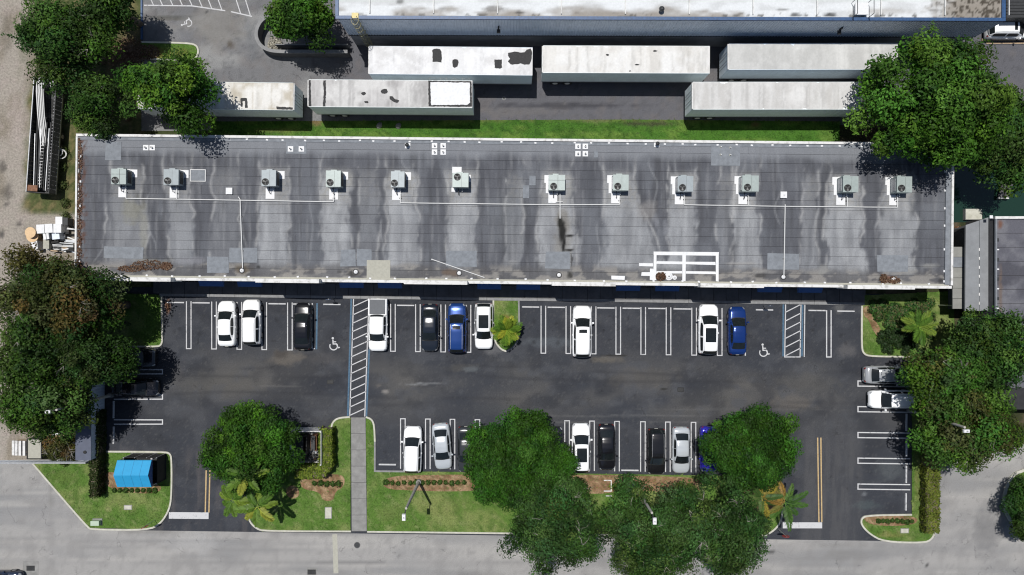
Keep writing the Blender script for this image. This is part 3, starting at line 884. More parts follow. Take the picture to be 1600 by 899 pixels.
def roof_col(px, py):
    # py as if the building were level with the photo's left end
    yy = py - (px - 118) * .0103
    w = (fbm(px / 30, yy / 30, 101) - .5) * 14 + (fbm(px / 9, yy / 18, 102) - .5) * 7
    c = base(px, A(98, 100, 106))
    c = mixc(c, A(114, 117, 123), sm(.4, .7, fbm(px / 50, yy / 40, 103)) * .8)
    c = mixc(c, A(84, 86, 92), sm(.48, .72, fbm(px / 22, yy / 90, 104)) * .85)
    c = mixc(c, A(142, 143, 146), sm(.52, .80, fbm(px / 5, yy / 60, 105)) * .45)
    c = mixc(c, A(76, 77, 81), sm(.58, .76, fbm(px / 6, yy / 80, 106)) * .5)
    # the northern band, coated lighter
    nb = 1 - sm(228, 246, yy + w * .9)
    c = mixc(c, A(148, 151, 156), nb * .7)
    # pale run-off fans under the units, each with its own spread
    for k, (a0, a1, b0, b1, st) in enumerate(FANS):
        f = np.clip((yy - 262) / 165, 0, 1.1)
        wv = (vn(yy / 32, yy * 0 + k * 3.1, 5) - .5) * 11 + (vn(yy / 11, yy * 0 + k * 5.3, 6) - .5) * 5
        wv2 = (vn(yy / 28, yy * 0 + k * 7.7, 8) - .5) * 11 + (vn(yy / 10, yy * 0 + k * 2.9, 4) - .5) * 5
        xl = a0 + (b0 - a0) * f + wv; xr = a1 + (b1 - a1) * f + wv2
        hw_ = np.maximum(8, (xr - xl) / 2); d = (px - (xl + xr) / 2) / hw_
        fz = (fbm(px / 5, yy / 16, 160 + k) - .5) * .5
        ins = (1 - sm(.72, 1.08, np.abs(d) + fz)) * sm(252, 274, yy + w * .4) * (1 - sm(402, 430, yy + w * .7) * .7)
        core = sm(.25, .78, fbm(px / 8 + k, yy / 60, 110 + k)) * .6 + .4 * sm(.35, .65, fbm(px / 13, yy / 24, 170 + k))
        c = mixc(c, A(184, 186, 188), ins * st * (.48 + .5 * core))
        c = mixc(c, A(158, 154, 144), ins * st * .5 * (1 - sm(292, 330, yy)) * sm(.35, .6, fbm(px / 4, yy / 4, 180 + k)))
        tl = np.exp(-((np.abs(d) - 1.0) * hw_ / 2.2) ** 2) * sm(225, 262, yy) * (1 - sm(395, 425, yy)) * sm(.36, .62, fbm(px / 14, yy / 22, 130 + k))
        c = mixc(c, A(192, 192, 191), tl * .5)
        dk = np.exp(-((np.abs(d) - 1.0) * hw_ / 5 - 1.3) ** 2) * sm(250, 280, yy) * (1 - sm(405, 425, yy))
        c = mixc(c, A(72, 73, 78), dk * .32 * sm(.3, .6, fbm(px / 10, yy / 40, 190 + k)))
    # wandering tide lines between
    for k in range(19):
        x = 150 + k * 71 + 20 * math.sin(k * 2.3)
        cx = x + 13 * (vn(yy / 35, yy * 0 + k * 7.7, 15) - .5) * 2
        ln = np.exp(-((px - cx) / 1.5) ** 2) * sm(232, 250, yy) * (1 - sm(400, 420, yy)) * sm(.42, .6, vn(yy / 45, yy * 0 + k, 18))
        c = mixc(c, A(170, 172, 175), ln * .32)
    # southern gutter zone: mud and puddle edges
    sb = sm(404, 416, yy + w * .8)
    c = mixc(c, A(92, 90, 90), sb * .6)
    c = mixc(c, A(160, 156, 150), sb * sm(.5, .6, fbm(px / 18, yy / 10, 120)) * .7)
    c = mixc(c, A(206, 204, 200), sm(428, 436, yy + w * .35) * .75)
    c = blobs(c, px, py, [(880, 345, 16, 22, .5, A(120, 112, 96)), (880, 380, 20, 34, .4, A(120, 112, 96)), (890, 431, 6, 8, .9, (.02, .02, .018)),
                          (205, 330, 22, 26, .35, A(150, 146, 118)), (225, 360, 8, 50, .4, A(166, 164, 150)), (1010, 330, 24, 20, .4, A(164, 160, 156)), (1025, 345, 6, 18, .5, A(150, 152, 158)), (1040, 355, 6, 16, .4, A(150, 152, 158)), (705, 427, 18, 8, .8, A(112, 96, 82)), (380, 421, 16, 8, .8, A(92, 80, 62)),
                          (620, 348, 30, 4, .0, A(1, 1, 1)), (555, 428, 14, 6, .7, A(64, 62, 58)), (403, 417, 4, 3, .9, (.02, .02, .02)), (530, 425, 5, 3, .7, (.05, .05, .05)), (1190, 432, 14, 5, .6, A(66, 64, 60)), (1390, 437, 12, 8, .9, A(120, 72, 46)), (1378, 436, 6, 9, .9, (.02, .018, .015)), (1470, 438, 6, 5, .8, (.02, .02, .02)),
                          (238, 408, 30, 6, .5, A(150, 148, 140)), (300, 408, 30, 8, .5, A(150, 150, 156)), (180, 412, 30, 4, .3, A(146, 146, 150)), (1285, 422, 16, 10, .75, A(150, 150, 148)), (1420, 424, 12, 8, .75, A(150, 150, 148)), (1455, 415, 20, 5, .7, A(152, 152, 150)), (1385, 428, 8, 12, .6, A(150, 148, 146)),
                          (1160, 412, 30, 3, .7, A(164, 162, 160)), (1195, 425, 24, 4, .6, A(150, 148, 146)), (500, 430, 40, 4, .6, A(130, 130, 130)), (455, 432, 40, 5, .5, A(150, 148, 144)), (905, 385, 6, 24, .5, A(158, 160, 164)), (800, 410, 12, 5, .4, A(160, 160, 160)), (785, 350, 34, 50, .25, A(118, 122, 126)), (878, 362, 7, 22, 1, (.010, .010, .009)), (875, 350, 5, 14, 1, (.012, .012, .01)), (881, 382, 4, 22, 1, (.01, .01, .01)), (889, 368.5, 11, 2.2, 1, (.012, .012, .011)), (890, 391, 9, 2.6, 1, (.012, .012, .011)), (893, 405, 2.2, 17, .85, (.02, .02, .02))], 12)
    c = mixc(c, A(96, 62, 44), (1 - sm(126, 140, px + (fbm(px / 4, py / 4, 140) - .5) * 16)) * sm(.4, .6, fbm(px / 3, py / 6, 141)) * .9)
    return c


nrow = 15
for r in range(nrow):
    y1 = BY1 - .3 - (BY1 - BY0 - .6) * r / nrow; y0 = BY1 - .3 - (BY1 - BY0 - .6) * (r + 1) / nrow
    x = BX0 + .3
    xs = [x]
    off = (r * 3.7) % 9.8
    x += 3.0 + off
    while x < BX1 - 2.5:
        xs.append(x); x += 10.2
    xs.append(BX1 - .3)
    for k in range(len(xs) - 1):
        xa, xb = xs[k] + .004, xs[k + 1] - .004
        ya, yb = y0 + .011, y1 - .011
        nu = max(2, int((xb - xa) / .13)); nv = 7
        u, v = np.meshgrid(np.linspace(xa, xb, nu + 1), np.linspace(ya, yb, nv + 1))
        u = u.ravel(); v = v.ravel()
        zz = ZR + .006 * vn(u / 1.7, v / 1.7 + r, 7) + .008 * (v - ya) / (yb - ya) * 0 + (.006 if (r + k) % 2 else 0)
        c, s = math.cos(BANG), math.sin(BANG)
        wx = BC[0] + u * c - v * s; wy = BC[1] + u * s + v * c
        kk = (H - ZR) / H / S
        px = wx / kk + 800; py = 449.5 - wy / kk
        i, j = np.meshgrid(np.arange(nu), np.arange(nv))
        a = (j * (nu + 1) + i).ravel()
        fc = np.stack([a, a + 1, a + nu + 2, a + nu + 1], 1)
        col = roof_col(px, py) * random.uniform(.97, 1.03)
        add('membrane_strip', raw_mesh('membrane_strip', np.stack([u, v, zz], 1), fc, col), M['membrane'], bld)

# parapets and copings
def cope(name, x0, x1, y0, y1, z, h, m='coping'):
    return MB().box((x0 + x1) / 2, (y0 + y1) / 2, z, x1 - x0, y1 - y0, h).build(name, M[m], bld)


cope('coping', BX0, BX1, BY1 - .20, BY1 + .04, ZR, .16)
cope('cant_strip', BX0 + .3, BX1 - .3, BY1 - .52, BY1 - .24, ZR + .018, .03, 'patch_grey')
cope('coping', BX0 - .03, BX0 + .14, BY0 + .3, BY1 - .21, ZR, .14)
cope('coping', BX1 - .16, BX1 + .05, BY0 + .3, BY1 - .21, ZR, .30)
cope('parapet_upstand', BX1 - .62, BX1 - .17, BY0 + .35, BY1 - .22, ZR + .02, .12, 'patch_grey')
cope('gutter_strip', BX0 + .3, BX1 - .3, BY0 + .26, BY0 + .42, ZR + .02, .05, 'patch_tan')
raised = [(175 + 229 * k, 273 + 229 * k) for k in range(5)] + [(1318, 1422)]
edges = [118]
for a, b in raised:
    edges += [a, b]
edges.append(1485)
ymid = 441
for k in range(len(edges) - 1):
    x0 = RL(edges[k], ymid, 5.2)[0]; x1 = RL(edges[k + 1], ymid, 5.2)[0]
    if k == 0: x0 = BX0
    if k == len(edges) - 2: x1 = BX1
    if k % 2 == 0:
        cope('parapet', x0, x1, BY0 - .02, BY0 + .25, ZR, .2)
    else:
        # raised bay with an arched top, standing a little proud
        n = 12
        pts = [(x0, ZR - 1.2), (x1, ZR - 1.2)] + [(x1 + (x0 - x1) * i / n, ZR + 1.0 + .28 * math.sin(math.pi * i / n)) for i in range(n + 1)]
        vs = [(p[0], BY0 - .14, p[1]) for p in pts] + [(p[0], BY0 + .24, p[1]) for p in pts]
        m_ = len(pts)
        fs = [tuple(range(m_)), tuple(range(2 * m_ - 1, m_ - 1, -1))] + [(i, m_ + i, m_ + (i + 1) % m_, (i + 1) % m_) for i in range(m_)]
        MB()._add(vs, fs).build('arched_parapet', M['coping'], bld)
        MB().box((x0 + x1) / 2, BY0 - .05, 0, 3.4, .06, 3.4).build('roller_door', M['block'], bld)
# blue awnings, doors and windows along the front
for ax in (313, 373, 532, 592, 747, 808, 964, 1025, 1185, 1248):
    zA = 2.75
    cx = RL(ax + 17.5, 445, zA)[0]
    w = 2.35; pr = .56
    vs = [(cx - w / 2, BY0 - .01, zA + .35), (cx + w / 2, BY0 - .01, zA + .35), (cx + w / 2, BY0 - pr, zA), (cx - w / 2, BY0 - pr, zA), (cx - w / 2, BY0 - pr, zA - .22), (cx + w / 2, BY0 - pr, zA - .22), (cx - w / 2, BY0 - .01, zA - .22), (cx + w / 2, BY0 - .01, zA - .22)]
    MB()._add(vs, [(0, 3, 2, 1), (3, 4, 5, 2), (0, 6, 4, 3), (1, 2, 5, 7)]).build('awning', M['awning'], bld)
    dr = MB().box(cx - .6, BY0 - .02, .15, .95, .05, 2.1).build('door', M['glass'], bld)
    MB().box(cx - .25, BY0 - .07, 1.0, .04, .05, .3).build('handle', M['steel'], dr)
    MB().box(cx + .55, BY0 - .02, .9, 1.0, .05, 1.3).build('window', M['glass'], bld)
# lead-weighted clips along the parapet
CL = MB().box(0, 0, 0, .24, .17, .06, taper=.8).mesh('parapet_clip')
for k in range(40):
    px = 362 + k * 28 + random.uniform(-5, 5)
    if px < 1460:
        add('parapet_clip', CL, M['coat'], bld, (RL(px, 216)[0], BY1 - .34 + random.uniform(-.05, .05), ZR + .03), random.uniform(-.2, .2))
for k in range(34):
    px = 150 + k * 39.5 + random.uniform(-8, 8)
    add('parapet_clip', CL, M['coat'], bld, (RL(px, 438)[0], BY0 + .42 + random.uniform(-.06, .04), ZR + .03), random.uniform(-.3, .3))
for py in (268, 298, 326, 353, 390, 424, 440):
    add('parapet_clip', CL, M['coat'], bld, (BX1 - .66, RL(1475, py)[1], ZR + .04), math.pi / 2)
for py in (284, 322, 386, 408, 245):
    add('parapet_clip', CL, M['coat'], bld, (BX0 + .42, RL(125, py)[1], ZR + .03), math.pi / 2)


RS = [0.0]


def roof_sheet(name, x0, y0, x1, y1, m, h=.012, jit=0.0):
    a = RL(x0, y1); b = RL(x1, y0)
    j = lambda: random.uniform(-jit, jit)
    pts = [(a[0] + j(), a[1] + j()), (b[0] + j(), a[1] + j()), (b[0] + j(), b[1] + j()), (a[0] + j(), b[1] + j())]
    RS[0] += .0007
    return MB().prism(pts, ZR + .010, ZR + .016 + h + RS[0]).build(name, M[m], bld)


for (x0, y0, x1, y1) in ((324, 401, 358, 426), (358.5, 387, 402, 410), (532, 390, 556, 416), (557, 390, 581, 416), (697, 392, 745, 417), (852, 394, 891, 420), (1199, 397, 1249, 421), (1370, 399, 1419, 425), (1111, 227, 1157, 259), (165, 222, 190, 250), (162, 386, 224, 404), (298, 266, 321, 283), (447, 221, 479, 241), (928, 236, 935, 246)):
    roof_sheet('roof_patch', x0, y0, x1, y1, 'patch_grey', jit=.05)
for (x0, y0, x1, y1) in ((827, 275, 837, 290), (817, 290, 827, 310)):
    roof_sheet('roof_patch', x0, y0, x1, y1, 'patch_grey', .02)
roof_sheet('roof_patch', 573, 407, 610, 437, 'patch_tan')
for (x0, y0, x1, y1) in ((1021, 394, 1123, 398.5), (1021, 398.5, 1025.5, 438), (1066, 398.5, 1071, 439), (1118, 398.5, 1123, 440), (1025.5, 409, 1066, 412.5), (1071, 409.5, 1118, 413.5), (1025.5, 424, 1066, 427.5), (1071, 424.5, 1118, 428), (998.5, 412, 1020.5, 416), (1002, 426, 1018, 431), (1015, 420, 1025, 438), (955, 431, 976, 437)):
    roof_sheet('coating_strip', x0, y0, x1, y1, 'coat', .02, .03)
# leaves caught on the roof
def litter(name, pts_px, n, z, cols, size, label, seed, spread):
    rng = np.random.default_rng(seed)
    vs = []; cl = []
    for (x, y, rx, ry) in pts_px:
        for _ in range(n):
            a = rng.uniform(0, 6.283); r = rng.uniform(0, 1) ** .6
            p = np.array(W(x + rx * r * math.cos(a), y + ry * r * math.sin(a), z))
            t = rng.uniform(0, 6.283); s = size * rng.uniform(.5, 1.2)
            d = np.array([math.cos(t), math.sin(t)]) * s; e = np.array([-d[1], d[0]]) * .5
            h = z + rng.uniform(.0, spread)
            q = [p + d, p + e, p - d, p - e]
            vs += [(q[0][0], q[0][1], h + rng.uniform(0, .04)), (q[1][0], q[1][1], h), (q[2][0], q[2][1], h + rng.uniform(0, .04)), (q[3][0], q[3][1], h + .02)]
            cl += [np.array(cols[rng.integers(len(cols))]) * rng.uniform(.6, 1.3)] * 4
    f = np.arange(len(vs)).reshape(-1, 4)
    o = add(name, raw_mesh(name, vs, f, np.array(cl)), M['leaf'])
    return stuff(o, label, 'leaves')


BR = [(.10, .05, .03), (.14, .08, .05), (.06, .035, .022), (.17, .11, .07)]
litter('leaf_litter', [(232, 414, 26, 8), (205, 420, 22, 5), (260, 416, 10, 6)], 260, ZR + .02, BR, .10, 'brown dead leaves drifted on the roof near its lower left corner', 3, .08)
litter('leaf_litter', [(124, 250, 5, 34), (124, 320, 4, 50), (124, 390, 4, 40)], 260, ZR + .03, BR, .10, 'strip of brown dead leaves along the left edge of the roof', 4, .06)
litter('leaf_litter', [(1396, 438, 10, 6), (1380, 436, 6, 8)], 220, ZR + .03, BR, .09, 'clump of rusty brown leaves round the rightmost front roof drain', 5, .12)
litter('leaf_litter', [(1032, 432, 8, 7)], 300, ZR + .03, BR[:3], .09, 'brown tuft of leaves beside the white painted roof strips', 6, .2)
litter('leaf_litter', [(200, 85, 34, 28), (230, 82, 20, 12)], 500, .10, BR + [(.2, .14, .1)], .11, 'brown fallen leaves under the trees in the top left', 8, .03)
litter('leaf_litter', [(1497, 372, 12, 20)], 260, .0, [(.22, .10, .05), (.3, .2, .12), (.12, .06, .03)], .14, 'orange brown dead fronds on the ground between the two buildings', 9, .1)

# ------------------------------------------------------------------ rooftop units
M['rust_dark'] = mat('fan_metal', (.06, .062, .06), .5, .2)


def hvac(px, py, label, fan_up, grey, k):
    ht = (1.25, 1.2, 1.25, 1.3, 1.2, 1.25, 1.12, 1.2, 1.15, 1.2, 1.3, 1.25)[k]
    loc = (*W(px, py, ZR + ht), ZR + .02)
    t = thing('rooftop_air_conditioner', label, 'air conditioner', loc, BANG, 'air conditioners in a row on the long roof')
    m = M['hvac2' if grey else 'hvac']
    w, d = ((1.34, 1.40), (1.36, 1.42), (1.30, 1.46), (1.34, 1.48), (1.22, 1.44), (1.46, 1.30), (1.50, 1.40), (1.42, 1.44), (1.42, 1.42), (1.50, 1.46), (1.40, 1.46), (1.38, 1.46))[k]
    MB().box(0, 0, 0, w - .1, d - .1, .16).build('roof_curb', M['steel'], t)
    MB().box(0, 0, .16, w, d, ht - .20).build('cabinet', m, t)
    # top plates with a seam and a fan opening
    fy = .28 if fan_up else -.36
    fx = -.30
    top = MB().box(0, 0, ht - .04, w + .05, d + .05, .05).build('top_plate', m, t)
    if k in (0, 6):
        MB().box(.1, 0, ht + .01, .025, d, .012).build('seam', M['dark'], top)
        MB().box(0, .22, ht + .01, w, .025, .010).build('seam', M['dark'], top)
    else:
        MB().box(.1, 0, ht + .01, .012, d, .010).build('seam', M['dark'], top)
    ring = MB()
    n = 16
    for i in range(n):
        a, b = 2 * math.pi * i / n, 2 * math.pi * (i + 1) / n
        ring._add([(fx + r * math.cos(q), fy + r * math.sin(q), z) for q in (a, b) for r, z in ((.33, ht + .01), (.33, ht + .09), (.28, ht + .09), (.28, ht + .012))], [(0, 4, 5, 1), (1, 5, 6, 2), (2, 6, 7, 3)])
    fr = ring.build('fan_ring', M['dark'], t)
    MB().cyl(fx, fy, ht + .008, ht + .022, .285, 16).build('fan_well', M['black'], t)
    for i in range(3):
        q = 2 * math.pi * i / 3 + .6
        c, s = math.cos(q), math.sin(q)
        vs = [(fx + c * r - s * o, fy + s * r + c * o, ht + z) for r, o, z in ((.06, -.05, .03), (.27, -.10, .03), (.27, .10, .065), (.06, .05, .05))]
        MB()._add(vs, [(0, 1, 2, 3)]).build('fan_blade', M['rust_dark'], fr)
    MB().cyl(fx, fy, ht + .03, ht + .07, .06, 8).build('fan_hub', M['rust_dark'], fr)
    # louvred side, access panel, hood, drain
    for sx in (-1, 1):
        MB().box(sx * (w / 2 + .01), 0, .3, .02, d * .8, ht - .6).build('coil_grille', M['dark'] if sx > 0 else M['steel'], t)  # dark east, pale west grille: shaded and sunny sides put into the colour
    MB().box(.2, -d / 2 - .01, .3, .6, .02, .7).build('access_panel', m, t)
    MB().box(-.1, d / 2 + .1, .3, .7, .22, .5, taper=.8).build('intake_hood', m, t)
    MB().path([(.1, -d / 2, .3), (.1, -d / 2 - .3, .3), (.1, -d / 2 - .3, .03)], .03, 6).build('drain_stub', M['pipe'], t)
    MB().path([(-.25, -d / 2, .35), (-.25, -d / 2 - .55, .35), (-.25, -d / 2 - .55, .0)], .035, 6).build('conduit', M['dark'], t)
    # coated sheets around the curb
    pads = {5: [(-.45, 1.15, .9, .6), (.65, .35, .5, .7), (-.75, -.75, .4, .4)]}.get(k)
    if pads is None:
        pads = [(-.3, -1.3, .85, 1.0), (.7 if k < 6 else -.75, .5, .75, .75), (-.1, .75, .9, .3)]
        if k > 5: pads.append((-.8, -.2, .35, 1.3))
    for (x, y, sx, sy) in pads:
        MB().box(x, y, .0, sx, sy, .014 + .002 * abs(x)).build('coated_pad', M['coat'], t)


for k, (x, y, f, g_) in enumerate(HV):
    lb = '%s pale grey-green rooftop air conditioner from the left end of the roof' % ORD[k] if k < 11 else 'last rooftop air conditioner on the right, half in the tree shadow'
    if k == 5:
        lb = 'rooftop air conditioner with its fan at the upper left corner, sixth from the left'
    if k == 0:
        lb = 'leftmost rooftop air conditioner with dark seams crossing its top'
    hvac(x, y, lb, f, g_, k)


def roof_pipe(label, runs, r=.05, z=.12):
    p0 = W3(runs[0][0][0], runs[0][0][1], ZR)
    t = thing('drain_pipe', label, 'pipe', p0)
    for run in runs:
        pts = [tuple(np.subtract(W3(x, y, ZR), p0) + np.array([0, 0, z])) for x, y in run]
        MB().path(pts, r, 6).build('pipe_run', M['pipe'], t)
        for i in range(len(pts) - 1):
            a, b = Vector(pts[i]), Vector(pts[i + 1])
            n = max(1, int((b - a).length / 3))
            for k in range(n):
                q = a.lerp(b, (k + .5) / n)
                MB().box(q.x, q.y, .02, .22, .12, z - r - .02).build('support_block', M['dark'], t)


roof_pipe('white drain pipe running along the left part of the roof past four air conditioners', [[(198, 292), (198, 310.5), (500, 315.5), (522, 315.5), (522, 305)], [(277, 295), (277, 311)], [(373, 308), (376, 312), (380, 419)]])
roof_pipe('white drain pipe along the middle of the roof, ending above the black stain', [[(626, 303), (626, 317.5), (876, 320.5), (968, 320), (968, 308)], [(875, 302), (875, 342)], [(868, 316), (879, 316)]])
roof_pipe('white drain pipe on the right part of the roof with a long leg down', [[(1069, 304), (1069, 320.5), (1226, 323), (1401, 324.5), (1401, 306)], [(1169, 306), (1169, 321)], [(1323, 305), (1323, 324)], [(1226, 320), (1224, 433)]])
# loose white pole lying on the roof
p0 = W3(675, 405.5, ZR + .06); p1 = W3(757, 434, ZR + .12)
t = thing('loose_pole', 'thin white pole lying slanted on the roof by the front parapet', 'pole', p0)
MB().tube((0, 0, 0), tuple(np.subtract(p1, p0)), .045, 8).build('shaft', M['pipe'], t)
MB().cyl(0, 0, -.03, .05, .06, 8).build('end_cap', M['coat'], t)
for (x, y, lb) in ((378, 423, 'round white roof drain dome in brown leaves, first from the left'), (556, 425, 'round white roof drain dome left of the tan roof patch'), (717.5, 427, 'round white roof drain dome under the loose pole'), (873.5, 430, 'round white roof drain dome beside a black stain'), (1045, 432, 'wide white roof drain with a dark hole inside the white painted strips'),
                   (1054, 434, 'small white dome right of the wide roof drain'), (1224, 433, 'small roof drain at the foot of the long pipe leg'), (1396, 436, 'round white roof drain dome in rusty leaves, rightmost')):
    t = thing('roof_drain', lb, 'roof drain', W3(x, y, ZR + .02))
    r = .30 if x == 1045 else (.13 if x == 1054 else .20)
    MB().cyl(0, 0, 0, .02, r + .08, 14).build('flange', M['tar'] if x not in (1045, 1054) else M['coat'], t)
    MB().dome(0, 0, .02, r, .10, 12).build('dome', M['coat'], t, smooth=True)
    MB().cyl(0, 0, .10, .125, .07 if x == 1045 else .03, 8).build('cap', M['dark'], t)


def vent(px, py, lb, kind):
    t = thing('roof_vent', lb, 'roof vent', W3(px, py, ZR + .02), BANG)
    if kind == 'p':
        MB().cyl(0, 0, 0, .03, .10, 8).build('flashing', M['patch_tan'], t); MB().cyl(0, 0, .03, .2, .05, 8).build('pipe', M['steel'], t)
        return
    MB().box(0, 0, 0, .52, .52, .03).build('flashing', M['coat'], t)
    if kind == 'sq':
        MB().cyl(0, 0, .03, .28, .09, 10).build('pipe', M['pipe'], t)
        MB().cyl(0, 0, .28, .285, .06, 10).build('opening', M['black'], t)
    else:
        MB().cyl(0, 0, .03, .45, .11, 10).build('pipe', M['steel'], t)
        MB().cyl(0, 0, .45, .55, .2, 10, .05).build('cowl', M['dark'], t)


for i, (x, y) in enumerate(((454, 233), (471, 233))):
    vent(x, y, ['left', 'right'][i] + ' of two small white vents on a pale patch near the third air conditioner', 'sq')
for i, (x, y) in enumerate(((679, 228), (692.5, 228), (679, 238), (692.5, 238))):
    vent(x, y, ['upper left', 'upper right', 'lower left', 'lower right'][i] + ' vent of the four white square vents left of the roof centre', 'sq')
for i, (x, y) in enumerate(((903, 229), (914.5, 229), (903, 240.5), (914.5, 240.5))):
    vent(x, y, ['upper left', 'upper right', 'lower left', 'lower right'][i] + ' vent of the four white square vents right of the roof centre', 'sq')
for i, (x, y) in enumerate(((1126, 230), (1141, 231), (1126, 242), (1141, 242.5))):
    vent(x, y, ['upper left', 'upper right', 'lower left', 'lower right'][i] + ' of four thin pipes on the big pale roof patch', 'p')
for i, (x, y) in enumerate(((228, 231), (238, 231))):
    vent(x, y, ['left', 'right'][i] + ' one of two white vents at the far left of the roof', 'sq')
vent(637, 228, 'dark round cowl vent near the back edge of the roof, left of centre', 'c')
vent(1026, 226, 'dark round cowl vent near the back edge of the roof, right of centre', 'c')
for (x, y, lb) in ((359, 299, 'white square roof hatch box right of the second air conditioner'), (1223.5, 305, 'white square roof hatch box between the tenth and eleventh air conditioners')):
    t = thing('roof_hatch', lb, 'roof hatch', W3(x, y, ZR + .02), BANG)
    MB().box(0, 0, 0, .56, .56, .12).build('curb', M['coping'], t)
    MB().box(0, 0, .12, .62, .62, .06).build('lid', M['coat'], t)
    MB().box(.05, -.05, .18, .16, .16, .02).build('knob', M['steel'], t)
t = thing('roof_frame', 'thin pale rectangular metal frame right of the second air conditioner', 'frame', W3(309.5, 274.5, ZR + .03), BANG)
for (x, y, sx, sy) in ((0, .55, 1.5, .06), (0, -.55, 1.5, .06), (.72, 0, .06, 1.04), (-.72, 0, .06, 1.04)):
    MB().box(x, y, 0, sx, sy, .05).build('bar', M['pipe'], t)

# ------------------------------------------------------------------ the metal building to the north
ZB = 7.5
nb = thing('metal_building', 'large metal-sided building with white roof and blue edge trim behind the trailers', 'building', (0, 0, 0))
ea = W(527, 27, ZB); eb = W(1568, 30.5, ZB)
nang = math.atan2(eb[1] - ea[1], eb[0] - ea[0])
nb.location = (*ea, 0); nb.rotation_euler = (0, 0, nang)
NL = math.hypot(eb[0] - ea[0], eb[1] - ea[1]); ND = 16.0
MB().box(NL / 2, ND / 2 + .02, 0, NL - .1, ND - .1, 3.3).build('block_base', M['block'], nb)
MB().box(NL / 2, ND / 2 + .1, 3.3, NL - .2, ND - .2, ZB - 3.35).build('core', M['block'], nb)
cor = MB()
pitch = .28
n = int(NL / pitch)
vs = []
for i in range(n + 1):
    x = i * NL / n
    for dx, dy in ((0, 0), (.12, 0), (.15, -.05), (.23, -.05)):
        if x + dx <= NL + .3:
            vs += [(x + dx, dy - .03, 3.25), (x + dx, dy - .03, ZB - .12)]
cor._add(vs, [(2 * i, 2 * i + 2, 2 * i + 3, 2 * i + 1) for i in range(len(vs) // 2 - 1)])
cor.build('corrugated_cladding', M['corr'], nb)['kind'] = 'stuff'
MB().box(NL / 2, -.06, 3.18, NL + .2, .1, .07).build('drip_flashing', M['dark'], nb)
MB().box(NL / 2, -.02, ZB - .14, NL + .3, .30, .20).build('edge_trim', M['blue_trim'], nb)
MB().box(NL - .02, ND / 2 + .14, ZB - .13, .34, ND, .20).build('edge_trim', M['blue_trim'], nb)
MB().box(-.02, ND / 2 + .14, ZB - .13, .30, ND, .20).build('edge_trim', M['blue_trim'], nb)


def nroof_col(px, py):
    n = fbm(px / 40, py / 12, 151); n2 = fbm(px / 10, py / 6, 152); n3 = fbm(px / 4, py / 4, 153)
    c = base(px, A(240, 243, 244))
    c = mixc(c, A(214, 216, 216), sm(.45, .7, n) * .7)
    gut = sm(8, 24, py + (n - .5) * 26)
    c = mixc(c, A(156, 148, 138), gut * sm(.5, .62, fbm(px / 70, py / 30, 154)) * .9)
    c = mixc(c, A(86, 84, 80), sm(17, 25, py) * sm(.6, .68, n2) * .8)
    right = sm(1430, 1500, px + (n2 - .5) * 60)
    c = mixc(c, A(150, 140, 126), right * .9)
    c = mixc(c, A(64, 56, 44), right * sm(.52, .62, n3) * .9)
    c = blobs(c, px, py, [(773, 14, 28, 7, .8, A(126, 122, 118)), (625, 2, 8, 5, .9, A(130, 130, 130)), (690, 14, 8, 4, .5, A(150, 150, 150)), (1244, 23, 16, 3, .9, A(40, 40, 40)), (1296, 23, 18, 3.5, .9, A(40, 38, 38)), (1222, 15, 14, 3, .7, A(110, 108, 106)), (812, 20, 8, 4, .8, A(60, 58, 56)), (1380, 18, 60, 7, .5, A(170, 164, 156))], 21)
    return c


nu, nv = 420, 90
u, v = np.meshgrid(np.linspace(.15, NL - .2, nu + 1), np.linspace(.14, ND, nv + 1)); u = u.ravel(); v = v.ravel()
wx = ea[0] + u * math.cos(nang) - v * math.sin(nang); wy = ea[1] + u * math.sin(nang) + v * math.cos(nang)
kk = (H - ZB) / H / S
i, j = np.meshgrid(np.arange(nu), np.arange(nv)); a = (j * (nu + 1) + i).ravel()
add('roof', raw_mesh('roof', np.stack([u, v, ZB - .05 + .012 * v], 1), np.stack([a, a + 1, a + nu + 2, a + nu + 1], 1), nroof_col(wx / kk + 800, 449.5 - wy / kk)), M['white_roof'], nb)
# seams over the roof as raised ribs
for k in range(11):
    MB().box(3 + k * 5.9, ND / 2 + .2, ZB - .02, .07, ND - .3, .04 + .012 * ND / 2).build('roof_rib', M['coping'], nb)


def NLoc(px, py, z):
    x, y = W(px, py, z); x -= ea[0]; y -= ea[1]
    c, s = math.cos(-nang), math.sin(-nang)
    return (x * c - y * s, x * s + y * c)


# caged ladder
lx = NLoc(556, 27, ZB)[0]
lad = MB()
for sx in (-.24, .24):
    lad.tube((lx + sx, -.25, .3), (lx + sx, -.25, ZB + .9), .03, 6)
lad = lad.build('ladder', M['ladder_metal'], nb)
for k in range(22):
    MB().tube((lx - .24, -.25, .6 + k * .33), (lx + .24, -.25, .6 + k * .33), .018, 5).build('rung', M['ladder_metal'], lad)
for k in range(7):
    z = 2.2 + k * .95
    pts = [(lx + .36 * math.cos(q), -.25 - .62 * math.sin(q) * 1.0, z) for q in [math.pi * i / 8 for i in range(9)]]
    MB().path(pts, .025, 5).build('cage_hoop', M['ladder_metal'], lad)
for q in (30, 60, 90, 120, 150):
    MB().tube((lx + .36 * math.cos(R(q)), -.25 - .62 * math.sin(R(q)), 2.2), (lx + .36 * math.cos(R(q)), -.25 - .62 * math.sin(R(q)), 7.9), .016, 5).build('cage_bar', M['ladder_metal'], lad)
MB().box(lx - .05, .12, ZB + .06, .62, .5, .05).build('landing_plate', M['yellow_metal'], lad)
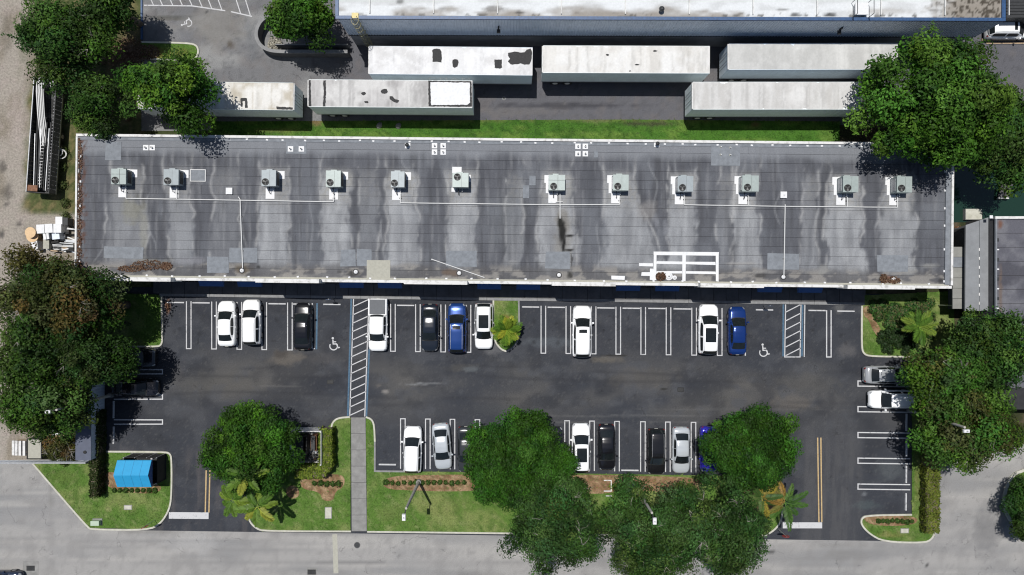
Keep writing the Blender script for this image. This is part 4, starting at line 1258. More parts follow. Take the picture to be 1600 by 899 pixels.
for px in (779, 1312):
    x = NLoc(px, 45, 5.2)[0]
    wl = MB().box(x, -.12, 5.2, .14, .2, .5).build('wall_lamp', M['dark'], nb)
    MB().box(x, -.35, 5.1, .36, .4, .16, taper=.7).build('lamp_head', M['dark'], wl)
t = thing('roof_hatch', 'white boxy roof hatch with railing on the metal building', 'roof hatch', W3(1344, 16, ZB + .1))
MB().box(0, 0, 0, 1.1, 1.0, .25).build('curb', M['coping'], t)
MB().box(0, 0, .25, 1.2, 1.1, .08).build('lid', M['coat'], t)
for sx in (-.75, .75):
    MB().path([(sx, -.7, 0), (sx, -.7, 1.0), (sx, .7, 1.0), (sx, .7, 0)], .03, 6).build('railing', M['dark'], t)
t = thing('roof_vent', 'small dark round vent on the white roof of the metal building', 'roof vent', W3(1033, 16, ZB + .1))
MB().cyl(0, 0, 0, .3, .16, 10).build('pipe', M['steel'], t); MB().cyl(0, 0, .3, .42, .26, 10, .08).build('cowl', M['dark'], t)

# ------------------------------------------------------------------ semi-trailers
def trailer(label, xl, xr, yt, yb, ang, nose, cols, side, patches=(), ztop=4.1, doors='l'):
    """photo outline of the roof: xl..xr, yt..yb at height ztop"""
    k = (H - ztop) / H / S
    L = (xr - xl) * k; Wd = (yb - yt) * k
    c = W((xl + xr) / 2, (yt + yb) / 2, ztop)
    t = thing('semi_trailer', label, 'trailer', (*c, 0), R(ang), 'trailers parked behind the long building')
    zf = 1.12
    m = M[side]
    body = MB().box(0, 0, zf, L, Wd, ztop - .05 - zf).build('box_body', m, t)
    for sy in (-1, 1):
        MB().box(0, sy * (Wd / 2 + .012), zf, L - .02, .024, .16).build('bottom_rail', M['steel'], t)
        MB().box(0, sy * (Wd / 2 + .014), ztop - .14, L - .02, .028, .12).build('top_rail', m, t)
        rb = MB()
        for i in range(int(L / .6)):
            rb.box(-L / 2 + .3 + i * .6, sy * (Wd / 2 + .006), zf + .17, .05, .012, ztop - zf - .34)
        rb.build('side_posts', m, t)
    nu = int(L / .14); nv = int(Wd / .14)
    u, v = np.meshgrid(np.linspace(-L / 2 - .01, L / 2 + .01, nu + 1), np.linspace(-Wd / 2 - .01, Wd / 2 + .01, nv + 1)); u = u.ravel(); v = v.ravel()
    sd = int(abs(xl)) % 97
    z = ztop - .035 + .03 * (1 - (2 * v / Wd) ** 2) + .07 * (fbm(u * 1.5, v * .6, sd) - .5)
    n1 = fbm(u * 1.6, v * .35, sd + 1); n2 = fbm(u * .5, v * .5, sd + 2); n3 = fbm((u + v * .6) * 1.1, (v - u * .4) * .5, sd + 3)
    cc = base(u, A(*cols[0])); cc = mixc(cc, A(*cols[1]), sm(.42, .66, n1) * .9); cc = mixc(cc, A(*cols[2]), sm(.5, .7, n2) * .8)
    rib = np.abs(((u / .61) % 1) - .5) * 2
    cc = mixc(cc, A(*cols[2]), sm(.86, .98, rib) * .45)
    n4 = fbm(u * 2.6 + .8 * fbm(u, v * 2, sd + 8), v * .28, sd + 9)
    cc = mixc(cc, A(*[q * .86 for q in cols[1]]), sm(.54, .76, n4) * .5)
    cc = mixc(cc, A(*cols[0]), sm(.55, .62, n3) * (1 - sm(.62, .7, n3)) * .6)
    cc = mixc(cc, A(*cols[2]), sm(.86, 1.0, np.abs(2 * v / Wd)) * .3)
    i, j = np.meshgrid(np.arange(nu), np.arange(nv)); a = (j * (nu + 1) + i).ravel()
    roof = add('roof', raw_mesh('roof', np.stack([u, v, z], 1), np.stack([a, a + 1, a + nu + 2, a + nu + 1], 1), cc, True), M['white_roof'], t)
    for (pts, mm) in patches:
        cs, sn = math.cos(-R(ang)), math.sin(-R(ang))
        q = []
        for (x, y) in rough(pts):
            wx, wy = W(x, y, ztop); wx -= c[0]; wy -= c[1]
            q.append((wx * cs - wy * sn, wx * sn + wy * cs))
        MB().prism(q, ztop - .03, ztop + (.022 if mm == 'tar' else .03)).build('roof_patch', M[mm], roof)
    s = -1 if doors == 'l' else 1          # rear doors at -x or +x
    for sy in (-1, 1):
        d = MB().box(s * (L / 2 + .025), sy * Wd / 4, zf + .02, .05, Wd / 2 - .06, ztop - zf - .15).build('rear_door', m, t)
        for q in (.35, .75):
            MB().tube((s * (L / 2 + .07), sy * Wd / 4 * q * 1.2, zf + .1), (s * (L / 2 + .07), sy * Wd / 4 * q * 1.2, ztop - .25), .02, 5).build('lock_rod', M['steel'], d)
    MB().box(s * (L / 2 + .06), 0, ztop - .16, .10, Wd - .05, .10).build('door_header', M['coping'], t)
    MB().box(s * (L / 2 - .1), 0, .5, .1, Wd - .3, .1).build('underride_guard', M['dark'], t)
    MB().box(0, 0, zf - .28, L - .6, 1.0, .26).build('chassis', M['dark'], t)
    for ax in (1.4, 2.65):
        for sy in (-1, 1):
            w = MB().tube((s * (L / 2 - ax), sy * (Wd / 2 - .55), .5), (s * (L / 2 - ax), sy * (Wd / 2 - .02), .5), .5, 16).build('wheel', M['black'], t)
            MB().tube((s * (L / 2 - ax), sy * (Wd / 2 - .06), .5), (s * (L / 2 - ax), sy * (Wd / 2 + .0), .5), .27, 12).build('rim', M['coping'], w)
        MB().box(s * (L / 2 - ax), 0, .45, .12, Wd - .3, .12).build('axle', M['dark'], t)
    for sy in (-1, 1):
        MB().box(-s * (L / 2 - 2.6), sy * .75, 0, .14, .14, zf - .2).build('landing_leg', M['dark'], t)
        MB().box(-s * (L / 2 - 2.6), sy * .75, 0, .3, .3, .04).build('foot', M['dark'], t)
    return t, L, Wd, ztop


def rough(pts, amp=.45):
    rg = random.Random(len(pts))
    out = []
    for i in range(len(pts)):
        a, b = pts[i], pts[(i + 1) % len(pts)]
        n = max(1, int(math.hypot(b[0] - a[0], b[1] - a[1]) / 2.2))
        for k in range(n):
            t = k / n
            out.append((a[0] + (b[0] - a[0]) * t + rg.uniform(-amp, amp), a[1] + (b[1] - a[1]) * t + rg.uniform(-amp, amp)))
    return out


def circ(x, y, rx, ry, n=9, sq=.0, sd=1):
    rng = random.Random(sd)
    return [(x + rx * rng.uniform(.8, 1.1) * math.cos(2 * math.pi * i / n), y + ry * rng.uniform(.8, 1.1) * math.sin(2 * math.pi * i / n)) for i in range(n)]


trailer('semi-trailer half hidden by the tree on the far left', 214, 458, 128.5, 170.5, -.7, 1, ((246, 244, 238), (228, 224, 214), (196, 186, 166)), 'trailer_side', [([(432, 167), (457, 168), (457, 171.5), (432, 171)], 'tar'), ([(376, 154), (379, 153), (386, 154), (387, 168), (383, 168.5), (383, 158), (379, 158), (379, 167), (376, 167)], 'tar')], doors='r')
trailer('silver grey roofed semi-trailer with black tar patches and a white square at one end', 482, 738, 125.5, 167.5, -.4, 1, ((206, 204, 202), (176, 174, 172), (232, 231, 228)), 'trailer_side', [
    ([(482.5, 126), (485.5, 126), (486, 166), (482.5, 166)], 'tar'), ([(505, 126), (509, 126), (509.5, 146), (508, 166), (504.5, 166), (506, 146)], 'tar'),
    (circ(568, 146.5, 4, 3, 8, 0, 2), 'tar'), (circ(572.5, 159.8, 4, 2, 8, 0, 3), 'tar'), (circ(601, 143, 6, 4.5, 8, 0, 4), 'tar'), ([(609, 151), (613, 151), (618, 155.5), (624, 157), (622, 160.5), (615, 160), (609, 155)], 'tar'),
    ([(669, 126.5), (736.5, 127.5), (737.5, 167), (669.5, 166)], 'tar'), ([(672.5, 128.5), (734, 129.5), (734.5, 160), (731, 164), (673.5, 164.5)], 'coat')], doors='l')
t3, L3, W3d, z3 = trailer('white roofed semi-trailer with several dark roof patches, upper row left', 577, 832, 73.5, 116.5, -.5, 1, ((255, 255, 255), (244, 244, 244), (228, 227, 226)), 'trailer_side_b', [
    ([(675.5, 79), (678, 77), (683, 76.2), (688, 77.5), (690, 81), (690, 97.5), (676, 97)], 'tar'), ([(707.5, 93.5), (711, 92.5), (715, 93.5), (716.5, 98), (715, 104), (711, 106.5), (707.5, 104), (707, 98)], 'tar'), ([(772.5, 93), (784, 93.5), (784.5, 106), (781, 108), (773, 106)], 'tar'),
    ([(794, 83), (804, 81), (812, 82), (820, 82), (823, 78), (829, 76), (831, 80), (831, 92), (827, 101), (820, 101.5), (813, 99), (806, 101), (799, 101.5), (793.5, 97), (797, 92), (794, 88)], 'tar')], doors='l')
trailer('off-white semi-trailer in the middle of the upper row', 848.5, 1109, 72, 114, -.2, 1, ((242, 240, 235), (226, 223, 217), (250, 250, 248)), 'trailer_side', [(circ(949.5, 86, 2.5, 1.5, 7, 0, 5), 'tar'), (circ(1024, 80, 3.5, 1.2, 7, 0, 6), 'tar'), (circ(984.5, 111, 1.6, 1.0, 6, 0, 8), 'tar'), (circ(996, 101.5, 4, 1.2, 7, 0, 8), 'tar')], doors='l')
trailer('pale grey semi-trailer on the right of the upper row', 1139, 1403, 68, 108.5, .1, 1, ((216, 216, 213), (230, 230, 227), (200, 200, 197)), 'trailer_side_b', doors='l')
trailer('pale grey semi-trailer on the right of the lower row, touching the big tree', 1083, 1346, 128.5, 170.8, .0, 1, ((224, 223, 220), (210, 208, 204), (238, 237, 234)), 'trailer_side', doors='l')
# faded letters on the side of the upper left trailer
fc = bpy.data.curves.new('lettering', 'FONT'); fc.body = 'CHAN'; fc.size = 1.25; fc.extrude = .004; fc.space_character = 1.35
fo = bpy.data.objects.new('lettering_source', fc); COL.objects.link(fo)
bpy.context.view_layer.update()
me = bpy.data.meshes.new_from_object(fo.evaluated_get(bpy.context.evaluated_depsgraph_get()))
bpy.data.objects.remove(fo)
lo = add('lettering', me, mat('faded_lettering', (.86, .88, .88), .6, .15, scale=4), t3)
lo.rotation_euler = (R(90), 0, 0); lo.location = (-2.4, -W3d / 2 - .02, 2.35)

# ------------------------------------------------------------------ cars
class Surf:
    """a skin lofted through sections given along the car's length"""
    def __init__(s, st, sec, bow=0.0):
        s.st = st; s.sec = sec; s.bow = bow

    def P(s, a, t):
        n = len(s.st) - 1
        a = min(max(a, 0), n - 1e-6); i = int(a); f = a - i
        q = [x * (1 - f) + y * f for x, y in zip(s.st[i], s.st[i + 1])]
        sg = 1 if t >= 0 else -1
        y, z = s.sec(q, abs(t))
        x = q[0]
        if s.bow:
            k = max(0.0, 1 - (abs(t) / .6) ** 2)
            x += s.bow * k * (max(0, (a - n + 1.6) / 1.6) - .6 * max(0, (1.6 - a) / 1.6))
        return Vector((x, sg * y, z))

    def N(s, a, t):
        e = .02
        d1 = s.P(a + e, t) - s.P(a - e, t); d2 = s.P(a, t + e) - s.P(a, t - e)
        n = d1.cross(d2)
        if n.length < 1e-9:
            return Vector((0, 0, 1))
        n.normalize()
        if n.z < -.2 or (abs(n.z) <= .35 and n.y * (1 if t >= 0 else -1) < -.3):
            n = -n
        return n

    def patch(s, a0, a1, t0, t1, off=.006, na=5, nt=6, taper=0.0):
        vs = []
        for i in range(na + 1):
            a = a0 + (a1 - a0) * i / na
            k = 1 - taper * i / na
            for j in range(nt + 1):
                tm = (t0 + t1) / 2; t = tm + (t0 + (t1 - t0) * j / nt - tm) * k
                vs.append(tuple(s.P(a, t) + s.N(a, t) * off))
        fs = []
        for i in range(na):
            for j in range(nt):
                q = i * (nt + 1) + j
                fs.append((q, q + 1, q + nt + 2, q + nt + 1))
        b = MB(); b._add(vs, fs); return b

    def skin(s, per=3, nt=16):
        vs = []; fs = []
        n = (len(s.st) - 1) * per
        for i in range(n + 1):
            for j in range(nt + 1):
                vs.append(tuple(s.P(i / per, -1 + 2 * j / nt)))
        for i in range(n):
            for j in range(nt):
                q = i * (nt + 1) + j
                fs.append((q, q + nt + 1, q + nt + 2, q + 1))
        fs.append(tuple(range(nt + 1))); fs.append(tuple(n * (nt + 1) + j for j in range(nt, -1, -1)))
        b = MB(); b._add(vs, fs); return b


def lerp_tab(tab, t):
    for (t0, v0), (t1, v1) in zip(tab, tab[1:]):
        if t <= t1:
            f = (t - t0) / (t1 - t0) if t1 > t0 else 0
            return [x * (1 - f) + y * f for x, y in zip(v0, v1)]
    return tab[-1][1]


def body_sec(q, t):
    x, w, zt, zb = q
    tab = [(0, (0, zt + .045)), (.25, (w * .42, zt + .035)), (.5, (w * .78, zt)), (.62, (w * .93, zt - .07)), (.75, (w, zt - .22)), (.88, (w, zb + .16)), (1, (w * .93, zb))]
    y, z = lerp_tab(tab, t)
    return y, z


def cab_sec(q, t):
    x, wb, wr, zb, zr = q
    tab = [(0, (0, zr + .035)), (.25, (wr * .6, zr + .025)), (.45, (wr * .93, zr)), (.55, (wr + (wb - wr) * .12, zr - (zr - zb) * .12)), (.95, (wb, zb)), (1, (wb, zb - .12))]
    return lerp_tab(tab, t)


CARS = {}


def car_type(kind):
    """meshes of one kind of car, nose towards +x, unit parts as (name, mesh, material key, parent part)"""
    if kind in CARS:
        return CARS[kind]
    P = []
    if kind in ('sedan', 'coupe'):
        L, Wd = 4.75, 1.84
        h = L / 2; w = Wd / 2
        bs = [(-h, w * .66, .66, .34), (-h + .07, w * .84, .86, .26), (-h + .3, w * .95, 1.0, .22), (-h + .9, w, 1.02, .2), (-.6, w, .99, .2), (.6, w, .96, .2), (1.2, w * .99, .93, .2), (h - .5, w * .95, .86, .2), (h - .2, w * .86, .76, .2), (h - .05, w * .70, .64, .24), (h, w * .5, .52, .3)]
        cs = [(-1.75, .72, .70, .97, .985), (-.98, .80, .60, .98, 1.36), (-.6, .81, .60, .98, 1.43), (-.05, .82, .61, .97, 1.45), (.30, .81, .60, .96, 1.40), (1.12, .77, .73, .94, .955)]
        fr, rr = (4.12, 4.93), (.08, .86)
        ax = (1.38, -1.36); wr = .33
    elif kind in ('suv', 'bigsuv'):
        L, Wd = (4.7, 1.90) if kind == 'suv' else (5.0, 1.98)
        h = L / 2; w = Wd / 2
        bs = [(-h, w * .78, .80, .42), (-h + .06, w * .92, 1.02, .34), (-h + .3, w * .97, 1.08, .3), (-h + .9, w, 1.08, .28), (-.6, w, 1.06, .28), (.6, w, 1.04, .28), (1.15, w * .99, 1.03, .28), (h - .5, w * .96, .98, .28), (h - .2, w * .89, .90, .28), (h - .05, w * .76, .76, .3), (h, w * .6, .62, .36)]
        zr = 1.68 if kind == 'suv' else 1.78
        cs = [(-h + .10, .78, .72, 1.05, 1.12), (-h + .42, .85, .66, 1.06, zr - .08), (-h + .9, .87, .67, 1.06, zr - .01), (-.1, .88, .68, 1.04, zr), (.32, .86, .66, 1.03, zr - .06), (1.12, .80, .76, 1.02, 1.035)]
        fr, rr = (4.12, 4.93), (.1, .88)
        ax = (h - .92, -h + .95); wr = .37
    elif kind == 'pickup':
        L, Wd = 5.4, 1.94
        h = L / 2; w = Wd / 2
        bs = [(-h, w * .93, .98, .5), (-h + .05, w * .98, 1.06, .42), (-h + .4, w, 1.08, .36), (-1.0, w, 1.08, .34), (0, w, 1.06, .32), (1.0, w, 1.06, .32), (1.5, w * .99, 1.05, .32), (h - .5, w * .97, 1.0, .3), (h - .2, w * .90, .92, .3), (h - .05, w * .78, .78, .34), (h, w * .62, .64, .4)]
        cs = [(-.98, .84, .74, 1.06, 1.20), (-.80, .86, .68, 1.06, 1.66), (-.4, .87, .68, 1.06, 1.74), (.3, .87, .69, 1.05, 1.75), (.72, .85, .67, 1.04, 1.69), (1.45, .80, .76, 1.03, 1.05)]
        fr, rr = (4.12, 4.93), (.15, .85)
        ax = (1.75, -1.65); wr = .39
    body = Surf(bs, body_sec); cab = Surf(cs, cab_sec, .20)
    P.append(('body', body.skin(3, 20).mesh('body', True), 'PAINT', None))
    P.append(('cabin', cab.skin(4, 20).mesh('cabin', True), 'PAINT', None))
    P.append(('windshield', cab.patch(fr[0], fr[1], -.48, .48, .012, 6, 8).mesh('windshield', True), 'glass', None))
    P.append(('rear_window', cab.patch(rr[0], rr[1], -.46, .46, .012, 6, 8).mesh('rear_window', True), 'glass', None))
    for sg in (1, -1):
        P.append(('side_window', cab.patch(.75, 2.52, sg * .58, sg * .90, .012, 5, 3).mesh('side_window', True), 'glass', None))
        P.append(('side_window', cab.patch(2.62, 4.35, sg * .58, sg * .90, .012, 5, 3).mesh('side_window', True), 'glass', None))
        nb_ = len(bs) - 1
        P.append(('headlight', body.patch(nb_ - 2.2, nb_ - 1.1, sg * .5, sg * .64, .010, 3, 3).mesh('headlight', True), 'lamp', None))
        P.append(('tail_light', body.patch(.3, 1.2, sg * .52, sg * .66, .010, 3, 3).mesh('tail_light', True), 'red', None))
        mx = cs[-1][0] - .28
        mir = MB().box(mx, sg * (Wd / 2 + .09), cs[-1][3] - .0, .16, .22, .15, taper=.8).mesh('wing_mirror')
        P.append(('wing_mirror', mir, 'PAINT', None))
        for a in ax:
            tb = MB().tube((a, sg * (Wd / 2 - .24), wr), (a, sg * (Wd / 2 - .01), wr), wr, 18).mesh('wheel')
            rm = MB().tube((a, sg * (Wd / 2 - .05), wr), (a, sg * (Wd / 2 + .005), wr), wr * .62, 12).mesh('rim')
            P.append(('wheel', tb, 'black', None)); P.append(('rim', rm, 'rim', 'wheel'))
        for dx in (-.35, .75) if kind != 'pickup' else (-.05, .9):
            P.append(('door_handle', MB().box(dx, sg * (Wd / 2 + .012), bs[4][2] - .20, .18, .03, .035).mesh('door_handle'), 'PAINT', None))
        if kind in ('suv', 'bigsuv'):
            pr = [cab.P(1.0 + 3 * k / 8, sg * .42) + Vector((0, 0, .035)) for k in range(9)]
            P.append(('roof_rail', MB().path(pr, .018, 5).mesh('roof_rail'), 'steel', None))
    P.append(('hood_seam', body.patch(6.05, 6.13, -.6, .6, .004, 1, 12).mesh('hood_seam', True), 'dark', None))
    P.append(('cowl_trim', cab.patch(4.93, 4.995, -.5, .5, .012, 1, 8).mesh('cowl_trim', True), 'black', None))
    if kind in ('sedan', 'coupe'):
        P.append(('trunk_seam', body.patch(2.62, 2.68, -.58, .58, .004, 1, 12).mesh('trunk_seam', True), 'dark', None))
    P.append(('front_grille', MB().box(L / 2 - .012, 0, .38, .03, Wd * .42, .18).mesh('front_grille'), 'dark', None))
    P.append(('licence_plate', MB().box(-L / 2 - .006, 0, .62, .02, .34, .14).mesh('licence_plate'), 'cream', None))
    wp = MB()
    for dy in (-.35, .25):
        wp.tube(cab.P(4.95, dy * .9) + Vector((.02, 0, .03)), cab.P(4.75, dy * .9 + .3) + Vector((.0, 0, .035)), .012, 4)
    P.append(('wipers', wp.mesh('wipers'), 'black', None))
    if kind == 'pickup':
        P.append(('bed_cover', MB().box(-1.85, 0, 1.10, 1.52, 1.60, .035).mesh('bed_cover'), 'bedcover', None))
        P.append(('bed_cover_edge', MB().box(-1.05, 0, 1.10, .10, 1.62, .07).mesh('bed_cover_edge'), 'steel', None))
        for sg in (1, -1):
            P.append(('bed_rail', MB().box(-1.85, sg * .87, 1.08, 1.68, .12, .06).mesh('bed_rail'), 'PAINT', None))
    # roof glass as an option
    zt = cs[3][4]
    P.append(('sunroof', cab.patch(2.2, 3.55, -.34, .34, .012, 5, 6).mesh('sunroof', True), 'glass', 'OPT_BIG'))
    P.append(('sunroof', cab.patch(3.0, 3.7, -.25, .25, .012, 4, 5).mesh('sunroof', True), 'glass', 'OPT_SMALL'))
    CARS[kind] = (P, L, Wd)
    return CARS[kind]


M['bedcover'] = mat('bed_cover_vinyl', A(96, 100, 106), .6, .08, scale=4)
PAINTS = {}


def paint(rgb, met=0.0, rough=.2):
    if rgb not in PAINTS:
        PAINTS[rgb] = mat('car_paint', rgb, rough, .04, scale=1.0, metal=met, coat=.5)
    return PAINTS[rgb]


def car(kind, px, py, heading, rgb, label, opt=None, met=0.0, cat='car', zc=.8, scale=1.0, sx=None):
    """px,py: photo centre of the car; heading: direction of the nose in degrees (0 = right, 90 = up)"""
    P, L, Wd = car_type(kind)
    name = {'sedan': 'parked_car', 'coupe': 'parked_car', 'suv': 'parked_suv', 'bigsuv': 'parked_suv', 'pickup': 'pickup_truck'}[kind]
    t = thing(name, label, cat, (*W(px, py, zc), .012), R(heading), 'vehicles parked around the long building')
    t.scale = (sx or scale, scale, 1.0)
    pm = paint(rgb, met)
    last = None
    for (n, me, mk, par) in P:
        if par in ('OPT_BIG', 'OPT_SMALL'):
            if opt != par[4:].lower():
                continue
            par = None
        o = add(n, me, pm if mk == 'PAINT' else M[mk], last if par == 'wheel' else t)
        if n == 'wheel':
            last = o
    return t


WH = (.80, .81, .81); BLK = (.008, .008, .010); SIL = (.46, .49, .51)
car('sedan', 353.5, 506, 90.5, WH, 'white sedan, leftmost car of the row facing the building', sx=.98)
car('suv', 393, 503.5, 90.5, (.81, .81, .80), 'white hatchback second from the left in the row facing the building', sx=.98, scale=.97)
car('sedan', 472.5, 510, 90, BLK, 'black car left of the empty accessible stall', sx=1.02)
car('pickup', 590.5, 508, -90.5, WH, 'white pickup truck with grey bed cover beside the crosswalk', cat='truck')
car('sedan', 671.5, 512.5, -90.5, (.012, .016, .024), 'dark navy sedan between the pickup and the bright blue car', sx=1.02)
car('suv', 714, 512.5, 90, (.015, .055, .22), 'metallic blue SUV with small sunroof in the row facing the building', 'small', .4, sx=1.07)
car('suv', 756, 510, -90, WH, 'white SUV with big sunroof beside the palm island', 'big')
car('bigsuv', 909.5, 518, 89.5, WH, 'large white SUV with small sunroof, standing out of its stall', 'small', sx=1.05)
car('suv', 1107, 514.5, 89.5, WH, 'white SUV with big sunroof next to the blue sedan', 'big', sx=1.08, scale=1.06)
car('sedan', 1152.5, 517, 90, (.010, .040, .19), 'deep blue sedan left of the right accessible stall', None, .4, sx=1.04)
car('suv', 644.5, 702.5, 89, WH, 'white SUV, leftmost car of the row by the street lawn')
car('sedan', 690.5, 698, -85.5, SIL, 'silver sedan parked askew in the row by the street lawn', None, .2)
car('sedan', 728.5, 703, -89, (.03, .032, .035), 'dark grey car half hidden by the round tree, left side of its crown')
car('sedan', 867, 704, 90, (.012, .013, .015), 'black car mostly hidden by the round tree, right side of its crown')
car('suv', 908, 700, 90.5, WH, 'white SUV with big sunroof in the row by the street lawn', 'big', sx=1.06)
car('sedan', 948, 699.5, -89, BLK, 'black car just right of the white SUV by the street lawn', sx=1.0)
car('suv', 1025.5, 706, -90, (.009, .009, .010), 'black car right of the empty stall by the street lawn')
car('sedan', 1064.5, 704, -90, SIL, 'silver sedan at the right end of the row by the street lawn', None, .2)
car('sedan', 1108, 703, -90, (.03, .025, .36), 'violet blue car almost covered by the right round tree', None, .3)
car('sedan', 1387, 586, 0, (.36, .37, .38), 'grey car half under the right-hand trees, tail out', None, .3)
car('suv', 1394, 624.5, 180, WH, 'white SUV below the dark car at the right-hand trees')
car('suv', 207, 560, 0, (.010, .011, .016), 'black car in the deep shade of the left trees, upper one')
car('sedan', 211, 606, 0, (.010, .010, .013), 'black car in the deep shade of the left trees, lower one')
car('suv', 1577, 46, 0, WH, 'white car in the top right corner with dark sunroof', 'small')
car('sedan', -4, 908, 0, (.02, .03, .06), 'dark blue car cut off by the bottom left corner', None, .3)

# ------------------------------------------------------------------ plants
def leaf_mesh(name, pts, nrm, size, cols, asp=.5, seed=0, tilt=.5):
    rng = np.random.default_rng(seed)
    n = len(pts)
    nrm = nrm + rng.normal(0, tilt, (n, 3))
    nrm /= np.linalg.norm(nrm, axis=1)[:, None] + 1e-9
    r = rng.normal(0, 1, (n, 3))
    d = r - nrm * np.sum(r * nrm, 1)[:, None]
    d /= np.linalg.norm(d, axis=1)[:, None] + 1e-9
    e = np.cross(nrm, d)
    s = size * rng.uniform(.6, 1.25, n)[:, None]
    v = np.stack([pts + d * s, pts + e * s * asp, pts - d * s, pts - e * s * asp], 1).reshape(-1, 3)
    f = np.arange(4 * n).reshape(-1, 4)
    return raw_mesh(name, v, f, np.repeat(cols, 4, 0))


def crown_mesh(seed, rx, ry, rz, ncl, per, rc, leaf, pal, zc, low=-.25, lobes=.22, sprig=0.0):
    hole = .24 if lobes > .2 else (.13 if lobes > .12 else -1)
    rng = np.random.default_rng(seed)
    P = []; N = []; C = []
    ph = rng.uniform(0, 6.28, 4)
    cents = []
    tries = 0
    while len(cents) < ncl:
        th = rng.uniform(0, 2 * math.pi); cz = rng.uniform(low, 1)
        lob = 1 + lobes * (.5 * math.sin(3 * th + ph[0]) + .3 * math.sin(5 * th + ph[1]) + .25 * math.sin(8 * th + ph[2])) - lobes * .3
        rr = rng.uniform(.62, 1.0) if rng.random() < .75 else rng.uniform(.25, .65)
        sxy = math.sqrt(max(0, 1 - cz * cz))
        c = np.array([rx * lob * rr * sxy * math.cos(th), ry * lob * rr * sxy * math.sin(th), zc + rz * rr * cz * (1 + .15 * math.sin(4 * th + ph[3]))])
        if vn(np.array([c[0] / 2.6 + seed]), np.array([c[1] / 2.6]), seed)[0] < hole and rr > .5 and cz < .9:
            tries += 1
            if tries < ncl * 3:
                continue
        cents.append(c)
    for c in cents:
        r = rc * rng.uniform(.55, 1.5)
        k = int(per * (r / rc) ** 2 * rng.uniform(.6, 1.1))
        d = rng.normal(0, 1, (k, 3)); d[:, 2] = d[:, 2] * .8 + .25
        d /= np.linalg.norm(d, axis=1)[:, None]
        rad = r * rng.uniform(.45, 1.08, k)[:, None]
        p = c + d * rad * np.array([1, 1, .72])
        P.append(p); N.append(d * .8 + np.array([0, 0, .6]))
        b = np.array(pal[rng.integers(len(pal))]) * rng.uniform(.55, 1.5) * np.array([rng.uniform(.8, 1.2), 1.0, rng.uniform(.7, 1.3)])
        cc = b[None, :] * rng.uniform(.5, 1.6, (k, 1)) + rng.uniform(0, .005, (k, 1)) * np.array([.8, 1, 0])
        C.append(cc)
        if sprig and rng.random() < sprig:
            m2 = 14
            q = c + np.array([rng.normal(0, .2), rng.normal(0, .2), r * .6])
            out = (c - np.array([0, 0, zc])); out[2] = abs(out[2]) + rz * .2; out /= np.linalg.norm(out) + 1e-6
            tt = rng.uniform(.2, 1.0, (m2, 1))
            P.append(q + out * tt * rc * .9 + rng.normal(0, .1, (m2, 3))); N.append(np.tile(out, (m2, 1)) + np.array([0, 0, .5])); C.append(np.tile(b * 1.15, (m2, 1)))
    return leaf_mesh('crown', np.concatenate(P), np.concatenate(N), leaf, np.clip(np.concatenate(C), .004, .5), .52, seed, .42), cents


LEAFK = .80


def tree(px, py, rx, ry, h, label, pal, seed, dens=1.0, rc=1.0, leaf=.17, name='leafy_tree', rz=None, twigs=0, low=-.25, base_dx=0, base_dy=0, group='trees', per=210, lobes=.34, sprig=.4):
    zc = h * .58; rz = rz or h * .38
    zvis = zc + rz * .35
    k = (H - zvis) / H / S
    RX, RY = rx * k, ry * k
    t = thing(name, label, 'tree', (*W(px, py, zvis), 0), 0, group)
    area = RX * RY
    ncl = int(max(24, area * 4.6 * dens / (rc * rc)))
    me, cents = crown_mesh(seed, RX - rc * .55, RY - rc * .45, rz - rc * .4, ncl, int(per * 1.4), rc, leaf * LEAFK, pal, zc, low, lobes, sprig)
    add('crown', me, M['leaf'], t)
    rng = random.Random(seed)
    tr = .10 + .022 * h
    b = MB()
    fork = zc - rz * .55
    b.tube((base_dx, base_dy, -.1), (0, 0, fork * .5), tr * 1.25, 10, tr)
    b.tube((0, 0, fork * .5), (0, 0, fork), tr, 10, tr * .85)
    b.tube((0, 0, fork), (0, 0, zc + rz * .3), tr * .8, 8, tr * .2)
    b.build('trunk', M['bark'], t, smooth=True)
    for i in range(9):
        c = cents[rng.randrange(len(cents))]
        z0 = rng.uniform(fork * .9, zc)
        mid = (c[0] * .5, c[1] * .5, (z0 + c[2]) / 2 + .2)
        MB().tube((0, 0, z0), mid, tr * .42, 6, tr * .28).tube(mid, tuple(c), tr * .28, 6, .02).build('limb', M['bark'], t)
    if twigs:
        tb = MB()
        for i in range(twigs):
            c = np.array(cents[rng.randrange(len(cents))])
            if c[2] < zc:
                continue
            p = c + np.array([rng.uniform(-.5, .5), rng.uniform(-.5, .5), rc * .45])
            a0 = rng.uniform(0, 6.28)
            for _ in range(rng.randint(2, 4)):
                a1 = a0 + rng.uniform(-.9, .9); l = rng.uniform(.3, .75)
                q = p + np.array([l * math.cos(a1), l * math.sin(a1), rng.uniform(-.05, .2)])
                q2 = q + np.array([.6 * l * math.cos(a1 + .4), .6 * l * math.sin(a1 + .4), rng.uniform(-.1, .1)])
                tb.tube(tuple(p), tuple(q), .022, 4, .013); tb.tube(tuple(q), tuple(q2), .013, 4, .006)
        stuff(tb.build('bare_twigs', M['twig'], t))
    return t


